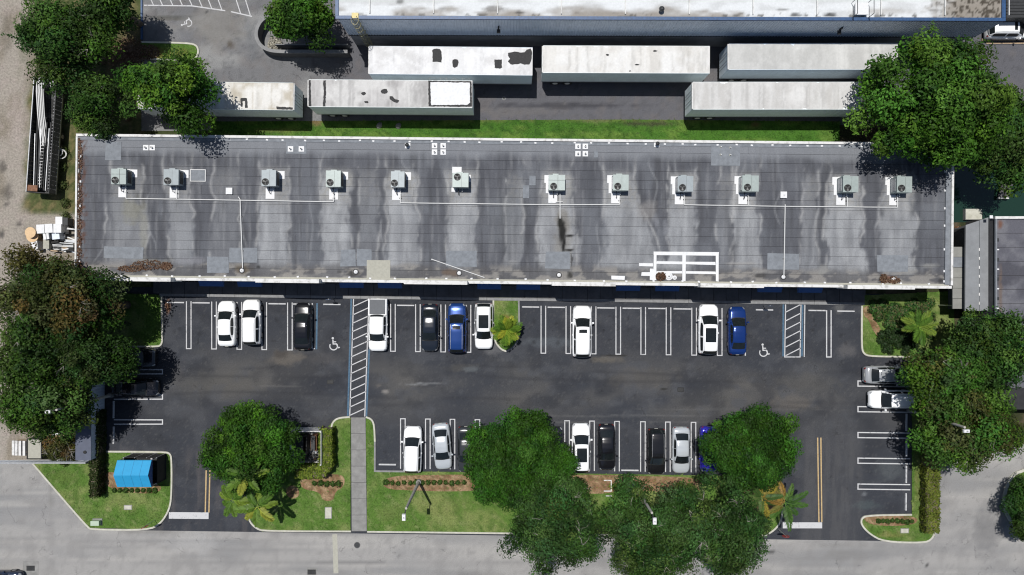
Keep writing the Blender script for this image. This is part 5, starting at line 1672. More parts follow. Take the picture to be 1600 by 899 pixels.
G1 = [(.042, .108, .012), (.030, .084, .009), (.060, .132, .016), (.022, .062, .008)]          # fresh green
G2 = [(.028, .070, .010), (.018, .048, .008), (.044, .092, .014), (.034, .072, .016)]          # dark green
GO = [(.052, .066, .018), (.062, .058, .018), (.040, .060, .014), (.074, .054, .020), (.032, .054, .012)]   # olive brown
GF = [(.032, .094, .010), (.024, .074, .008), (.046, .118, .012), (.018, .056, .007)]          # dense round trees
GK = [(.026, .066, .014), (.036, .080, .018), (.018, .046, .010), (.048, .088, .024)]          # oaks, greyish

tree(92, 58, 86, 78, 9.5, 'dark spreading tree in the top left corner beside the dirt track', G2, 11, 1.0, 1.15, .19, twigs=40)
tree(168, 2, 52, 44, 8.0, 'tree cut by the top edge left of the blue kerb', G2, 12, .9, 1.1, .19)
tree(146, 162, 58, 50, 8.0, 'dark tree left of two overlapping trees above the roof corner', G2, 13, .95, 1.0, .18, twigs=10)
tree(256, 146, 80, 62, 13.0, 'green tree right of two overlapping trees, touching the leftmost trailer', G1, 14, 1.0, 1.05, .19)
tree(470, 18, 64, 58, 7.5, 'bright green tree by the curved ramp wall at the top', G1, 15, 1.05, 1.0, .19)
tree(1472, 156, 126, 116, 14.0, 'very large dense tree at the right end of the trailers', G1, 16, 1.25, 1.2, .21, rz=5.2, lobes=.19)
tree(1572, 212, 72, 82, 9.0, 'tree at the right edge above the canal', G2, 17, 1.0, 1.1, .20)
tree(58, 458, 84, 72, 11.0, 'olive brown tree at the left edge below the stacked goods', GO + GO[:2] + G2[:1], 18, 1.1, 1.15, .18, twigs=12)
tree(124, 480, 62, 62, 11.0, 'dark olive tree next to the lower left roof corner', [tuple(.9 * q for q in p) for p in G2[:2] + GO[:4]], 34, 1.1, 1.1, .18, twigs=8)
tree(50, 556, 78, 66, 10.5, 'dark tree at the left edge in the middle of the left clump', [tuple(.8 * q for q in p) for p in G2 + GO[2:3]], 35, 1.1, 1.1, .18, twigs=8)
tree(56, 632, 90, 72, 10.0, 'green tree at the left edge above the fence', G2 + GO[2:3], 19, 1.15, 1.1, .18, twigs=15)
tree(146, 562, 56, 56, 10.0, 'dark olive tree shading the two black cars on the left', [tuple(.8 * q for q in p) for p in G2 + GO[4:]], 20, 1.1, 1.0, .17)
tree(388, 702, 80, 76, 6.8, 'round dense tree left of the fenced enclosure', GF[1:], 21, 1.35, .75, .14, lobes=.11, per=200, sprig=.2)
tree(808, 722, 91, 83, 7.0, 'round dense tree in the middle of the street lawn', GF[:2] + GF[3:], 22, 1.35, .75, .14, lobes=.10, per=200, sprig=.2)
tree(1180, 702, 84, 68, 6.8, 'round dense tree at the right end of the street lawn', GF[:2] + GF[3:], 23, 1.35, .75, .14, lobes=.10, per=200, sprig=.2)
tree(866, 832, 88, 88, 8.5, 'dark greyish oak over the street, left of two', GK, 24, 1.15, 1.0, .15, name='oak_tree', twigs=25)
tree(1030, 828, 96, 92, 8.5, 'oak over the street with a light pole poking out of it', GK, 25, 1.2, 1.0, .15, name='oak_tree', twigs=45)
tree(1128, 828, 90, 92, 8.5, 'oak over the street next to the flame coloured palms', GK, 26, 1.2, 1.0, .15, name='oak_tree', twigs=45)
tree(885, 768, 40, 26, 6.0, 'small sparse grey tree under the middle round tree', GK, 27, .7, .8, .14, name='oak_tree', twigs=40)
tree(1482, 588, 88, 66, 8.0, 'green tree right of the dark car, hanging over the right stalls', G1[:3] + G2[2:] + GO[:1], 28, 1.1, 1.05, .18, twigs=10)
tree(1556, 552, 74, 74, 8.5, 'tree beside the neighbouring roof at the right edge', G2, 29, 1.05, 1.05, .18)
tree(1520, 668, 96, 74, 8.5, 'broad green tree over the side driveway on the right', G1[:3] + G2[2:] + GO[:1], 30, 1.1, 1.1, .18, twigs=10)
tree(1612, 800, 34, 62, 4.0, 'small dark tree on the lawn at the lower right edge', G2, 31, 1.0, .8, .16)
tree(92, 700, 30, 20, 3.2, 'scrubby brown green bush by the fence at the lower left', GO, 32, 1.0, .6, .13, name='bush', twigs=20)


def hedge(label, polyline, w, h, pal, seed, n_per=260, leaf=.10):
    pts = WP(polyline)
    t = thing('clipped_hedge', label, 'hedge', (*pts[0], .1))
    rng = np.random.default_rng(seed)
    P = []; N = []; C = []
    core = MB()
    o = np.array([pts[0][0], pts[0][1], 0])
    loc = [(p[0] - o[0], p[1] - o[1]) for p in pts]
    for i in range(len(pts) - 1):
        a = np.array([*loc[i], 0.]); b = np.array([*loc[i + 1], 0.])
        L = np.linalg.norm(b - a); d = (b - a) / L; nn = np.array([-d[1], d[0], 0])
        k = int(n_per * L * (w + 2 * h))
        s = rng.uniform(-.1, L + .1, k); q = rng.uniform(-h, w + h, k)
        wob = .05 * np.sin(s * 3.1 + seed) + .05 * np.sin(s * 7.3)
        top = (q >= 0) & (q <= w)
        off = np.where(top, q - w / 2, np.where(q < 0, -w / 2 - wob, w / 2 + wob))
        z = np.where(top, h + wob, np.where(q < 0, h + q, h - (q - w)))
        p = a + d * s[:, None] + nn * off[:, None]; p[:, 2] = z
        p += rng.normal(0, .05, p.shape)
        nv = np.where(top[:, None], np.array([0, 0, 1.]), np.where((q < 0)[:, None], -nn, nn))
        P.append(p); N.append(nv)
        cl = vn(s * 1.6, q * 2.0 + i * 9, seed)
        C.append(np.array(pal)[rng.integers(len(pal), size=k)] * (.65 + .7 * cl)[:, None] * rng.uniform(.75, 1.25, (k, 1)))
    core.ribbon(loc, w - .12, 0, h - .1)
    core.build('branches', M['bark'], t)
    add('foliage', leaf_mesh('foliage', np.concatenate(P), np.concatenate(N), leaf, np.concatenate(C), .6, seed, .45), M['leaf'], t)
    return t


HP = [(.15, .20, .025), (.19, .23, .035), (.11, .165, .02), (.08, .125, .016)]
hedge('bright green clipped hedge wrapping the right and lower side of the fenced enclosure', [(515, 667), (515, 722), (508, 731), (470, 732)], 1.25, 1.5, HP, 41)
hedge('long clipped hedge between the right stalls and the side driveway', [(1447.5, 660), (1446, 826)], 1.35, 1.1, [(.095, .13, .018), (.12, .15, .024), (.15, .165, .032)], 42, 200)
hedge('narrow clipped hedge left of the blue canopy', [(161, 640), (160.5, 769)], .75, 1.5, [(.035, .055, .014), (.05, .06, .02), (.03, .045, .012)], 43, 200)


def shrub_mesh(seed, r, pal, n=150, leaf=.09):
    rng = np.random.default_rng(seed)
    d = rng.normal(0, 1, (n, 3)); d[:, 2] = np.abs(d[:, 2]); d /= np.linalg.norm(d, axis=1)[:, None]
    p = d * r * rng.uniform(.5, 1.05, (n, 1)) * np.array([1, 1, .9])
    c = np.array(pal)[rng.integers(len(pal), size=n)] * rng.uniform(.6, 1.4, (n, 1))
    return leaf_mesh('foliage', p, d + np.array([0, 0, .4]), leaf, c, .55, seed, .4)


def shrub_row(pts, r, pal, label, group, seed, n=150, leaf=.09):
    ms = [shrub_mesh(seed + i, r, pal, n, leaf) for i in range(3)]
    stem = MB()
    for q in range(4):
        stem.tube((0, 0, -.05), (.5 * r * math.cos(q * 1.57), .5 * r * math.sin(q * 1.57), r * .6), .015, 4)
    sme = stem.mesh('stem')
    for i, (x, y) in enumerate(pts):
        t = thing('shrub', (ORD[i] + ' ' + label if len(pts) < 16 else label), 'shrub', (*W(x, y), .10), random.uniform(0, 6.28), group)
        t.scale = (random.uniform(.85, 1.15),) * 3
        add('foliage', ms[i % 3], M['leaf'], t); add('stem', sme, M['bark'], t)


SH = [(.045, .09, .018), (.06, .11, .02), (.035, .07, .015)]
shrub_row([(604 + i * 9.3, 754 + random.uniform(-1, 1)) for i in range(14)], .33, SH, 'small shrub from the left in the mulch row near the light pole', 'shrubs in the mulch row left of the middle tree', 300)
shrub_row([(492 + i * 9.5, 755 + random.uniform(-1, 1)) for i in range(5)], .36, SH, 'small shrub from the left in the mulch bed below the fenced enclosure', 'shrubs in the bed left of the footpath', 310)
shrub_row([(955 + i * 7, 759 + random.uniform(-1, 1)) for i in range(7)] + [(1062, 758), (1070, 760), (1077, 759)], .34, [(.10, .14, .02), (.13, .17, .03)], 'yellow green shrub from the left in the mulch strip below the black cars', 'yellow green shrubs in the mulch strip', 320)
shrub_row([(1371 + i * 7.5, 814 + random.uniform(-1, 1)) for i in range(8)], .30, SH, 'low shrub from the left in the mulch bed of the lower right island', 'shrubs in the lower right island', 330)
shrub_row([(180 + i * 9, 766) for i in range(8)], .3, SH, 'low shrub from the left in front of the blue canopy', 'shrubs in front of the canopy', 340)
_r = random.Random(5)
_ps = []
while len(_ps) < 70:
    x, y = _r.uniform(1362, 1455), _r.uniform(472, 524)
    if y < 505 + (x - 1362) * .22 and x > 1356 + max(0, y - 480) * .55:
        _ps.append((x, y))
shrub_row(_ps, .58, [(.04, .10, .02), (.055, .12, .03), (.035, .08, .03), (.10, .10, .04)], 'leafy shrub in the planted bed at the right end of the long building', 'shrubs in the planted bed', 350, 190, .12)
_ps = [(_r.uniform(1374, 1440), _r.uniform(518, 552)) for _ in range(34)]
shrub_row(_ps, .5, [(.018, .04, .012), (.025, .05, .016), (.03, .05, .02)], 'dark shrub in the shade above the right-hand kerb', 'dark shrubs above the right-hand kerb', 360, 170, .11)
shrub_row([(101, 236), (100, 262), (99, 290), (104, 318), (104, 340)], .55, [(.05, .08, .02), (.07, .09, .03)], 'of the weedy bushes between the open trailer and the building', 'weeds between flatbed and building', 370, 200, .10)
shrub_row([(84, 716), (103, 722), (118, 718)], .45, GO, 'weedy clump from the left at the lower left fence', 'weeds at the lower left fence', 380)


# palms: each frond a mesh of its own
def frond_mesh(seed, L, droop, leafl, lw, nl, col, fan=False):
    rng = random.Random(seed)
    vs = []; fs = []; cs = []
    rach = []
    for i in range(13):
        s = i / 12
        rach.append(Vector((L * (s - .12 * s * s * droop), 0, L * (.32 * s - (.28 + .34 * droop) * s * s))))
    for i in range(12):
        a, b = rach[i], rach[i + 1]
        w0 = .035 * (1 - i / 14); w1 = .035 * (1 - (i + 1) / 14)
        n = len(vs)
        vs += [(a.x, -w0, a.z), (a.x, w0, a.z), (b.x, w1, b.z), (b.x, -w1, b.z)]
        fs.append((n, n + 1, n + 2, n + 3)); cs += [np.array(col) * 1.5] * 4
    for k in range(nl):
        s = .14 + .86 * k / (nl - 1)
        i = min(11, int(s * 12)); f = s * 12 - i
        p = rach[i].lerp(rach[i + 1], f)
        ll = leafl * (math.sin(math.pi * (.14 + .80 * s)) ** .6) * rng.uniform(.88, 1.1)
        for sg in (1, -1):
            ang = R(62 - 34 * s + rng.uniform(-6, 6))
            d = Vector((math.cos(ang), sg * math.sin(ang), -.18 - .15 * rng.random())).normalized()
            e = Vector((-d.y * sg, d.x * sg, 0)).normalized()
            q = p + d * ll * .5 + Vector((0, 0, .03)); r = p + d * ll + Vector((0, 0, -.10 * ll))
            n = len(vs)
            vs += [tuple(p), tuple(q + e * lw), tuple(r), tuple(q - e * lw)]
            fs.append((n, n + 1, n + 2, n + 3))
            cs += [np.array(col) * rng.uniform(.65, 1.35)] * 4
    return raw_mesh('frond', vs, np.array(fs), np.array(cs))


def palm(px, py, h, n, L, label, cols, seed, leafl=.5, lw=.05, nl=26, droop=(.5, 1.2), name='palm_tree', pitch=(-10, 45), tr=.11):
    rng = random.Random(seed)
    t = thing(name, label, 'palm', (*W(px, py, h), .08), 0, 'palms')
    b = MB()
    for i in range(6):
        b.tube((0, 0, h * i / 6 - .1), (0, 0, h * (i + 1) / 6 - .1), tr * (1.25 - .05 * i), 9, tr * (1.05 - .05 * i))
    b.build('trunk', M['bark'], t)
    ms = {}
    for i in range(n):
        ci = (i * 2 + i // len(cols)) % len(cols)
        key = (ci, i % 3)
        if key not in ms:
            ms[key] = frond_mesh(seed * 7 + ci * 3 + i % 3, L, rng.uniform(*droop), leafl, lw, nl, cols[ci])
        o = add('frond', ms[key], M['frond'], t, (0, 0, h - .12))
        o.rotation_euler = (0, -R(rng.uniform(*pitch)), 2 * math.pi * i / n + rng.uniform(-.2, .2))
        s = rng.uniform(.8, 1.1); o.scale = (s, s, s)
    return t


YG = [(.11, .19, .02), (.16, .225, .024), (.08, .155, .016), (.27, .29, .03), (.06, .13, .016)]
palm(791, 516, 1.7, 24, 1.75, 'young yellow green palm on the small island between the stalls', YG, 61, .62, .045, 24, (.4, 1.0), pitch=(-5, 60))
palm(1436, 511, 2.2, 18, 1.8, 'light green palm in the planted bed at the right end of the building', [(.075, .15, .02), (.10, .175, .022), (.13, .19, .028), (.05, .11, .016)], 62, .6, .045, 22, pitch=(-5, 45))
BN = [(.13, .195, .026), (.09, .16, .022), (.065, .13, .018), (.22, .245, .035)]
palm(386, 742, 5.6, 7, 2.15, 'broad leaved palm over the round tree on the left, upper one', BN, 63, .62, .085, 24, (.5, 1.1), pitch=(-5, 30), tr=.14)
palm(364, 782, 4.2, 9, 1.75, 'broad leaved palm hanging over the entrance lane, left one', BN[:3], 64, .6, .085, 22, (.6, 1.2), pitch=(-15, 30), tr=.14)
palm(402, 792, 4.6, 8, 2.0, 'broad leaved palm at the corner kerb of the entrance, right one', BN, 65, .6, .085, 24, (.5, 1.1), pitch=(-15, 30), tr=.14)
FL = [(.055, .12, .022), (.24, .15, .035), (.045, .10, .02), (.14, .13, .03), (.075, .14, .028)]
palm(1226, 786, 3.0, 11, 2.5, 'palm with orange and green fronds beside the right entrance lane', FL, 66, .6, .05, 28, (.5, 1.0), pitch=(-10, 35))
palm(1190, 778, 3.6, 10, 2.2, 'palm with yellowing fronds left of the orange and green palm', [(.05, .10, .025), (.045, .09, .02), (.22, .18, .03), (.07, .12, .03)], 67, .55, .05, 26, (.5, 1.0), pitch=(-10, 35))
palm(183, 552, 1.2, 10, 1.0, 'small pale fan palm in the shade beside the upper black car', [(.12, .19, .06), (.18, .26, .10)], 68, .35, .03, 16, (.5, 1.0))
palm(184, 505, 1.6, 9, 1.2, 'small dark palm in the shaded left island', [(.03, .06, .02), (.04, .07, .03)], 69, .4, .03, 16, (.5, 1.0))

# ------------------------------------------------------------------ grass tufts on the lawns
rng = np.random.default_rng(77)
VV = []; CC = []
for (poly, z, cf) in GL:
    xs = [p[0] for p in poly]; ys = [p[1] for p in poly]
    n = int((max(xs) - min(xs)) * (max(ys) - min(ys)) / S / S * 60)
    px = rng.uniform(min(xs), max(xs), n); py = rng.uniform(min(ys), max(ys), n)
    m = poly_mask(px, py, poly)
    px, py = px[m], py[m]
    n = len(px)
    c = cf(px, py) * rng.uniform(.8, 1.45, (n, 1))
    p = np.stack([(px - 800) / S, (449.5 - py) / S, np.full(n, z)], 1)
    a = rng.uniform(0, 6.283, n); s = rng.uniform(.03, .08, n)
    d = np.stack([np.cos(a) * s, np.sin(a) * s, np.zeros(n)], 1)
    tip = p + np.stack([rng.normal(0, .12, n), rng.normal(0, .12, n), rng.uniform(.015, .04, n)], 1)
    VV.append(np.stack([p - d, p + d, tip], 1).reshape(-1, 3)); CC.append(np.repeat(c, 3, 0))
VV = np.concatenate(VV); CC = np.concatenate(CC)
stuff(add('grass', raw_mesh('grass', VV, np.arange(len(VV)).reshape(-1, 3), CC), M['leaf']), 'short green grass growing on the lawns and islands', 'grass')

# ------------------------------------------------------------------ blue canopy over a fenced yard
# canopy roof at 2.9 m, ridge at 3.4 m, gables left and right
zt, zr_ = 2.8, 3.45
cx, cy = W(211.5, 740, zt)
cn = thing('blue_canopy', 'bright blue gabled canopy over a small dark enclosure on the left lawn', 'canopy', (cx, cy, .1))
hw, hd = 55 / S * (H - zt) / H / 2 - .0, 43 / S * (H - zt) / H / 2
hw = 2.2; hd = 1.32
x0, x1 = -1.75, 1.65
up = MB()._add([(x0, hd, zt), (x1, hd, zt), (x1, 0, zr_), (x0, 0, zr_)], [(0, 3, 2, 1)]).build('canvas_panel', M['canopy'], cn)
lo_ = MB()._add([(x0, -hd, zt), (x1, -hd, zt), (x1, 0, zr_), (x0, 0, zr_)], [(0, 1, 2, 3)]).build('canvas_panel', M['canopy'], cn)
M['seam'] = mat('canvas_seam', A(33, 138, 190), .7, .05)
for x in (x0 + .85, x0 + 1.7, x0 + 2.55):
    for sg in (1, -1):
        MB()._add([(x - .02, sg * hd, zt + .006), (x + .02, sg * hd, zt + .006), (x + .02, 0, zr_ + .006), (x - .02, 0, zr_ + .006)], [(0, 1, 2, 3)]).build('seam', M['seam'], cn)
for x in (x0, x1):
    MB()._add([(x, -hd, zt), (x, hd, zt), (x, 0, zr_), (x, -hd, zt - .2), (x, hd, zt - .2)], [(0, 1, 2), (3, 4, 1, 0)]).build('gable', M['awning'], cn)
for y in (-hd, hd):
    MB()._add([(x0, y, zt), (x1, y, zt), (x1, y, zt - .2), (x0, y, zt - .2)], [(0, 1, 2, 3)]).build('valance', M['canopy'], cn)
for x in (x0 + .08, 0, x1 - .08):
    for y in (-hd + .06, hd - .06):
        MB().cyl(x, y, 0, zt, .04, 8).build('post', M['steel'], cn)
    MB().tube((x, -hd, zt - .03), (x, 0, zr_ - .04), .025, 6).tube((x, 0, zr_ - .04), (x, hd, zt - .03), .025, 6).build('rafter', M['steel'], cn)
MB().box(0, 0, -.02, x1 - x0, 2 * hd, .04).build('floor_slab', M['black'], cn)  # black floor: the shade under the canopy put into its colour
en = thing('mesh_fence', 'dark screened fence round the ground under the blue canopy', 'fence', (cx, cy, .1))
for (x, y, sx, sy) in ((0, -hd + .02, x1 - x0, .04), (0, hd - .02, x1 - x0, .04), (x0 + .02, 0, .04, 2 * hd - .1), (x1 - .02, 0, .04, 2 * hd - .1)):
    MB().box(x, y, 0, sx, sy, 1.7).build('screen_panel', M['black'], en)
for x in (x0 + .05, -.6, .6, x1 - .05):
    for y in (-hd, hd):
        MB().cyl(x, y, 0, 1.8, .035, 6).build('post', M['steel'], en)
for (x, y, lb) in ((203.5, 712, 'left white gate post above the blue canopy'), (246, 712.5, 'right white gate post above the blue canopy')):
    t = thing('gate_post', lb, 'post', (*W(x, y), .05))
    MB().box(0, 0, 0, .16, .16, 1.1).build('post', M['paint_white'], t); MB().box(0, 0, 1.1, .2, .2, .05, taper=.6).build('cap', M['paint_white'], t)
struct(MB().prism(WP([(205, 707.5), (247, 707.5), (247, 717), (205, 717)]), .02, .118).build('concrete_apron', M['concrete_d']))

# ------------------------------------------------------------------ bin enclosure with hedge
ex0, ey1 = W(462, 668); ex1, ey0 = W(510, 720)
t = thing('bin_enclosure', 'roofless pale fenced enclosure with dark clutter inside, next to the bright hedge', 'enclosure', ((ex0 + ex1) / 2, (ey0 + ey1) / 2, .1))
ew, ed = ex1 - ex0, ey1 - ey0
MB().box(0, 0, -.02, ew, ed, .05).build('floor_slab', M['concrete'], t)
hF = 1.9
for k in range(14):
    MB().box(-ew / 2 + (k + .5) * ew / 14, ed / 2, 0, ew / 14 - .02, .05, hF).build('fence_board', M['coping'], t)
for k in range(15):
    MB().box(-ew / 2, -ed / 2 + (k + .5) * ed / 15, 0, .05, ed / 15 - .02, hF).build('fence_board', M['corr'], t)
    MB().box(ew / 2, -ed / 2 + (k + .5) * ed / 15, 0, .05, ed / 15 - .02, hF).build('fence_board', M['coping'], t)
for x in (-ew / 2 + .06, ew / 2 - .06):
    for y in (-ed / 2 + .06, ed / 2 - .06):
        MB().box(x, y, 0, .1, .1, hF + .05).build('post', M['coping'], t)
MB().box(0, ed / 2 - .06, hF - .25, ew - .2, .06, .1).build('rail', M['coping'], t)
MB().box(.1, -ed / 2, 0, ew - .9, .1, .5).build('low_wall', M['coping'], t)


def bin_(x, y, w, d, h, m, lb, rz=0.0):
    b = thing('waste_bin', lb, 'bin', (*W(x, y), .13), rz)
    for (a, c, sx, sy) in ((0, d / 2, w, .05), (0, -d / 2, w, .05), (w / 2, 0, .05, d - .05), (-w / 2, 0, .05, d - .05)):
        MB().box(a, c, .1, sx, sy, h - .1).build('side', M[m], b)
    MB().box(0, 0, .08, w, d, .04).build('bottom', M[m], b)
    MB().box(-w * .1, 0, h, w * .72, d + .04, .05).build('lid', M['dark'], b)
    for sx in (-1, 1):
        MB().cyl(sx * w * .4, 0, 0, .1, .07, 8).build('caster', M['black'], b)


bin_(476, 690, 1.2, 1.7, 1.3, 'dark', 'dark waste bin on the left inside the fenced enclosure')
bin_(496, 688, .55, 1.5, 1.25, 'rust', 'narrow brown bin on the right inside the fenced enclosure')
t = thing('scrap_heap', 'heap of tangled scrap at the lower end of the fenced enclosure', 'scrap', (*W(486, 710), .13))
rr = random.Random(9)
for k in range(26):
    x, y = rr.uniform(-1.1, 1.1), rr.uniform(-.55, .5)
    a = rr.uniform(0, 3.14); l = rr.uniform(.2, .7)
    MB().tube((x, y, rr.uniform(.05, .5)), (x + l * math.cos(a), y + l * math.sin(a), rr.uniform(.05, .7)), rr.uniform(.02, .05), 5).build('rod', M[rr.choice(['steel', 'dark', 'coping', 'rust'])], t)
for k in range(8):
    MB().box(rr.uniform(-1, 1), rr.uniform(-.5, .5), 0, rr.uniform(.2, .5), rr.uniform(.2, .4), rr.uniform(.15, .5), rr.uniform(0, 3)).build('box', M[rr.choice(['dark', 'black', 'steel', 'wood'])], t)

# ------------------------------------------------------------------ light poles
def light_pole(bx, by, h, arm_dir, label, head='box'):
    t = thing('light_pole', label, 'light pole', (*W(bx, by), .05))
    MB().cyl(0, 0, 0, .5, .28, 12, .26).build('footing', M['concrete'], t)
    MB().cyl(0, 0, .5, h, .17, 10, .11).build('shaft', M['pole'], t)
    dx, dy = arm_dir
    MB().tube((0, 0, h - .15), (dx * .5, dy * .5, h - .05), .05, 6).build('arm', M['dark'], t)
    hd = MB().box(dx * .85, dy * .85, h - .12, .34 if abs(dy) > .5 else .55, .62 if abs(dy) > .5 else .3, .18, taper=.9).build('lamp_head', M['coat'], t)
    MB().box(dx * .85, dy * .85, h - .14, .3, .3, .02).build('lens', M['lamp'], hd)
    MB().cyl(dx * .85, dy * .85, h + .08, h + .18, .06, 8).build('photocell', M['steel'], t)


light_pole(655, 752, 8.6, (-.25, -.97), 'concrete light pole on the lawn left of the middle round tree')
light_pole(1420, 641, 8.6, (.2, -.4), 'concrete light pole leaning out over the right-hand trees')
light_pole(991, 757, 8.8, (.3, -.9), 'light pole whose lamp pokes out of the oak foliage')
light_pole(176, 617, 8.6, (-.9, -.2), 'light pole rising out of the left tree behind the black cars')


def street_sign(bx, by, h, shape, label, ang):
    t = thing('street_sign', label, 'sign', (*W(bx, by), .08), ang)
    MB().cyl(0, 0, 0, h, .03, 6).build('post', M['steel'], t)
    if shape == 'oct':
        pts = [(.38 * math.cos(R(22.5 + 45 * k)), .38 * math.sin(R(22.5 + 45 * k))) for k in range(8)]
    else:
        pts = [(-.24, -.35), (.24, -.35), (.24, .35), (-.24, .35)]
    vs = [(p[0], y, h - .3 + p[1]) for y in (-.05, -.03) for p in pts]
    n = len(pts)
    MB()._add(vs, [tuple(range(n)), tuple(range(2 * n - 1, n - 1, -1))] + [(i, n + i, n + (i + 1) % n, (i + 1) % n) for i in range(n)]).build('plate', M['sign_red'] if shape == 'oct' else M['blue_trim'], t)


street_sign(1215, 826, 2.3, 'oct', 'red stop sign at the right entrance kerb', R(0))
street_sign(243, 812, 2.3, 'oct', 'red stop sign on the left lawn corner', R(20))
street_sign(521, 467, 1.9, 'rect', 'small accessible parking sign at the stall left of the crosswalk', 0)
street_sign(1192, 477, 1.9, 'rect', 'small accessible parking sign at the stall beside the deep blue sedan', 0)
# ------------------------------------------------------------------ utility boxes and pads
t = thing('utility_box', 'pale green utility box near the left street corner', 'utility box', (*W(153.5, 815), .1))
MB().box(0, 0, -.05, 1.0, .7, .1).build('base', M['concrete'], t); MB().box(0, 0, .05, .82, .45, .42).build('cabinet', M['green_box'], t); MB().box(0, 0, .47, .86, .48, .04).build('lid', M['green_box'], t)
for (x, y, w, d, rz, lb) in ((201, 792.5, .85, .5, 0, 'pale concrete cover slab in the middle of the left lawn'), (513.5, 801, .72, 1.2, 0, 'upright mottled concrete cover slab on the lawn left of the footpath'), (1412.5, 829, .85, .5, 0, 'pale concrete cover slab on the lower right island')):
    t = thing('valve_cover', lb, 'cover slab', (*W(x, y), .1), rz)
    MB().box(0, 0, -.02, w, d, .05).build('frame', M['concrete'], t); MB().box(0, 0, .03, w - .12, d - .12, .015).build('lid', M['kerb'], t)
t = thing('timber_frame', 'white timber frame at the edge of the mulch below the black cars', 'frame', (*W(949, 758), .1))
for (x, y, sx, sy) in ((0, .55, .8, .09), (0, -.55, .8, .09), (.36, 0, .09, 1.0), (.1, -1.05, .6, .08)):
    MB().box(x, y, .1, sx, sy, .1).build('bar', M['coping'], t)
for x in (-.3, .3):
    MB().box(x, .5, -.02, .08, .08, .12).build('foot', M['coping'], t)
for (x, y, lb) in ((592.5, 196.5, 'left grey boulder in the trailer shadow'), (622.5, 197, 'right grey boulder in the trailer shadow')):
    t = MB().dome(0, 0, 0, .38, .32, 9, 3).build('boulder', M['concrete'], None, (*W(x, y), .0), 1.0, True)
    t.scale = (1, .7, 1)
    for v in t.data.vertices:
        v.co.x *= random.uniform(.85, 1.2); v.co.y *= random.uniform(.8, 1.2); v.co.z *= random.uniform(.8, 1.15)
    tag(t, lb, 'boulder')
t = thing('floor_drain', 'small round drain cover in the yard right of the silver roofed trailer', 'drain', (*W(787.5, 154), 0))
MB().cyl(0, 0, 0, .02, .2, 12).build('ring', M['kerb_grey'], t); MB().cyl(0, 0, .02, .026, .13, 10).build('grate', M['dark'], t)

# ------------------------------------------------------------------ curved ramp wall top left
wp_ = WP([(425, 33), (414, 42), (408, 55), (408, 66), (413, 77), (424, 85), (440, 88), (470, 88), (548, 88)])
t = thing('ramp_wall', 'curved concrete ramp wall beside the bright tree at the top', 'wall', (0, 0, 0))
t.location = (*wp_[3], 0)
lp = [(p[0] - wp_[3][0], p[1] - wp_[3][1]) for p in chaikin(wp_, 2)]
MB().ribbon(lp, .28, -.05, 1.3).build('wall', M['concrete_d'], t)
MB().ribbon(lp, .34, 1.3, 1.4).build('coping', M['kerb_grey'], t)
q = WP([(436, 76), (548, 76)])
MB().ribbon([(p[0] - wp_[3][0], p[1] - wp_[3][1]) for p in q], .08, 0, 1.2).build('inner_rail', M['kerb_grey'], t)
litter('gravel_pile', [(430, 72, 11, 14)], 420, .3, [(.34, .32, .26), (.42, .40, .33), (.26, .24, .2)], .12, 'pale straw and gravel filling the curved planter by the ramp wall', 31, .25)

# ------------------------------------------------------------------ loaded flatbed on the left
f0 = W(65, 211, 1.9)
fb = thing('open_top_trailer', 'long dark open-topped trailer with slatted sides beside the dirt track', 'trailer', (*f0, 0), R(-4))
FL_, FW = 11.6, 2.35
MB().box(0, 0, .70, FW, FL_, .14).build('bed_frame', M['dark'], fb)
for k in range(24):
    MB().box(0, -FL_ / 2 + (k + .5) * FL_ / 24, .84, FW - .1, FL_ / 24 - .05, .05).build('bed_plank', M['black'] if k % 4 else M['dark'], fb)
for sx in (-1, 1):
    MB().box(sx * (FW / 2 - .03), 0, .84, .06, FL_, .12).build('side_rail', M['steel'], fb)
    MB().box(sx * (FW / 2 - .03), 0, 1.86, .08, FL_, .08).build('side_rail', M['steel'] if sx < 0 else M['dark'], fb)
    for k in range(26):
        MB().box(sx * (FW / 2 - .03), -FL_ / 2 + (k + .5) * FL_ / 26, .96, .04, FL_ / 26 - (.012 if sx < 0 else .04), .88).build('side_board', M['dark'] if sx < 0 else M['concrete_d'], fb)
    for y in (-1.0, .2):
        w = MB().tube((sx * (FW / 2 - .4), y, .42), (sx * (FW / 2 - .05), y, .42), .42, 14).build('wheel', M['black'], fb)
        MB().tube((sx * (FW / 2 - .1), y, .42), (sx * (FW / 2 - .03), y, .42), .22, 10).build('rim', M['rim'], w)
for k in range(34):
    MB().box(FW / 2 - .22, -FL_ / 2 + .5 + k * .32, 1.60, .30, .10, .05).build('rack_slat', M['kerb_grey'] if k < 30 else M['dark'], fb)
MB().box(-.6, -FL_ / 2 + .4, 1.75, 1.0, .6, .08).build('tail_plate', M['rust'], fb)
MB().box(0, -FL_ / 2, .84, FW, .06, 1.0).build('tailgate', M['dark'], fb)
MB().tube((0, FL_ / 2, .8), (0, FL_ / 2 + 1.0, .6), .07, 6).build('drawbar', M['dark'], fb)
t = thing('pipe_bundle', 'bundle of white pipes bent over at the top, lying in the open trailer', 'pipes', (*f0, 1.25), R(-4))
for k in range(9):
    x = -.85 + k * .085; z = .05 + .09 * (k % 2)
    pts = [(x + .45 + rr.uniform(-.03, .03), -.9 + rr.uniform(-.3, .3), z), (x + .15, 2.0, z + .35), (x - .02, 4.4, z + .55), (x + .0, 5.2 + .03 * k, z + .6)]
    if k % 2 == 0:
        pts += [(x + .30, 5.55 + .03 * (8 - k), z + .6), (x + 1.2, 5.6, z + .55), (x + 1.35, 4.9, z + .4)]
    MB().path(pts, .05, 6).build('pipe', M['pipe'], t)
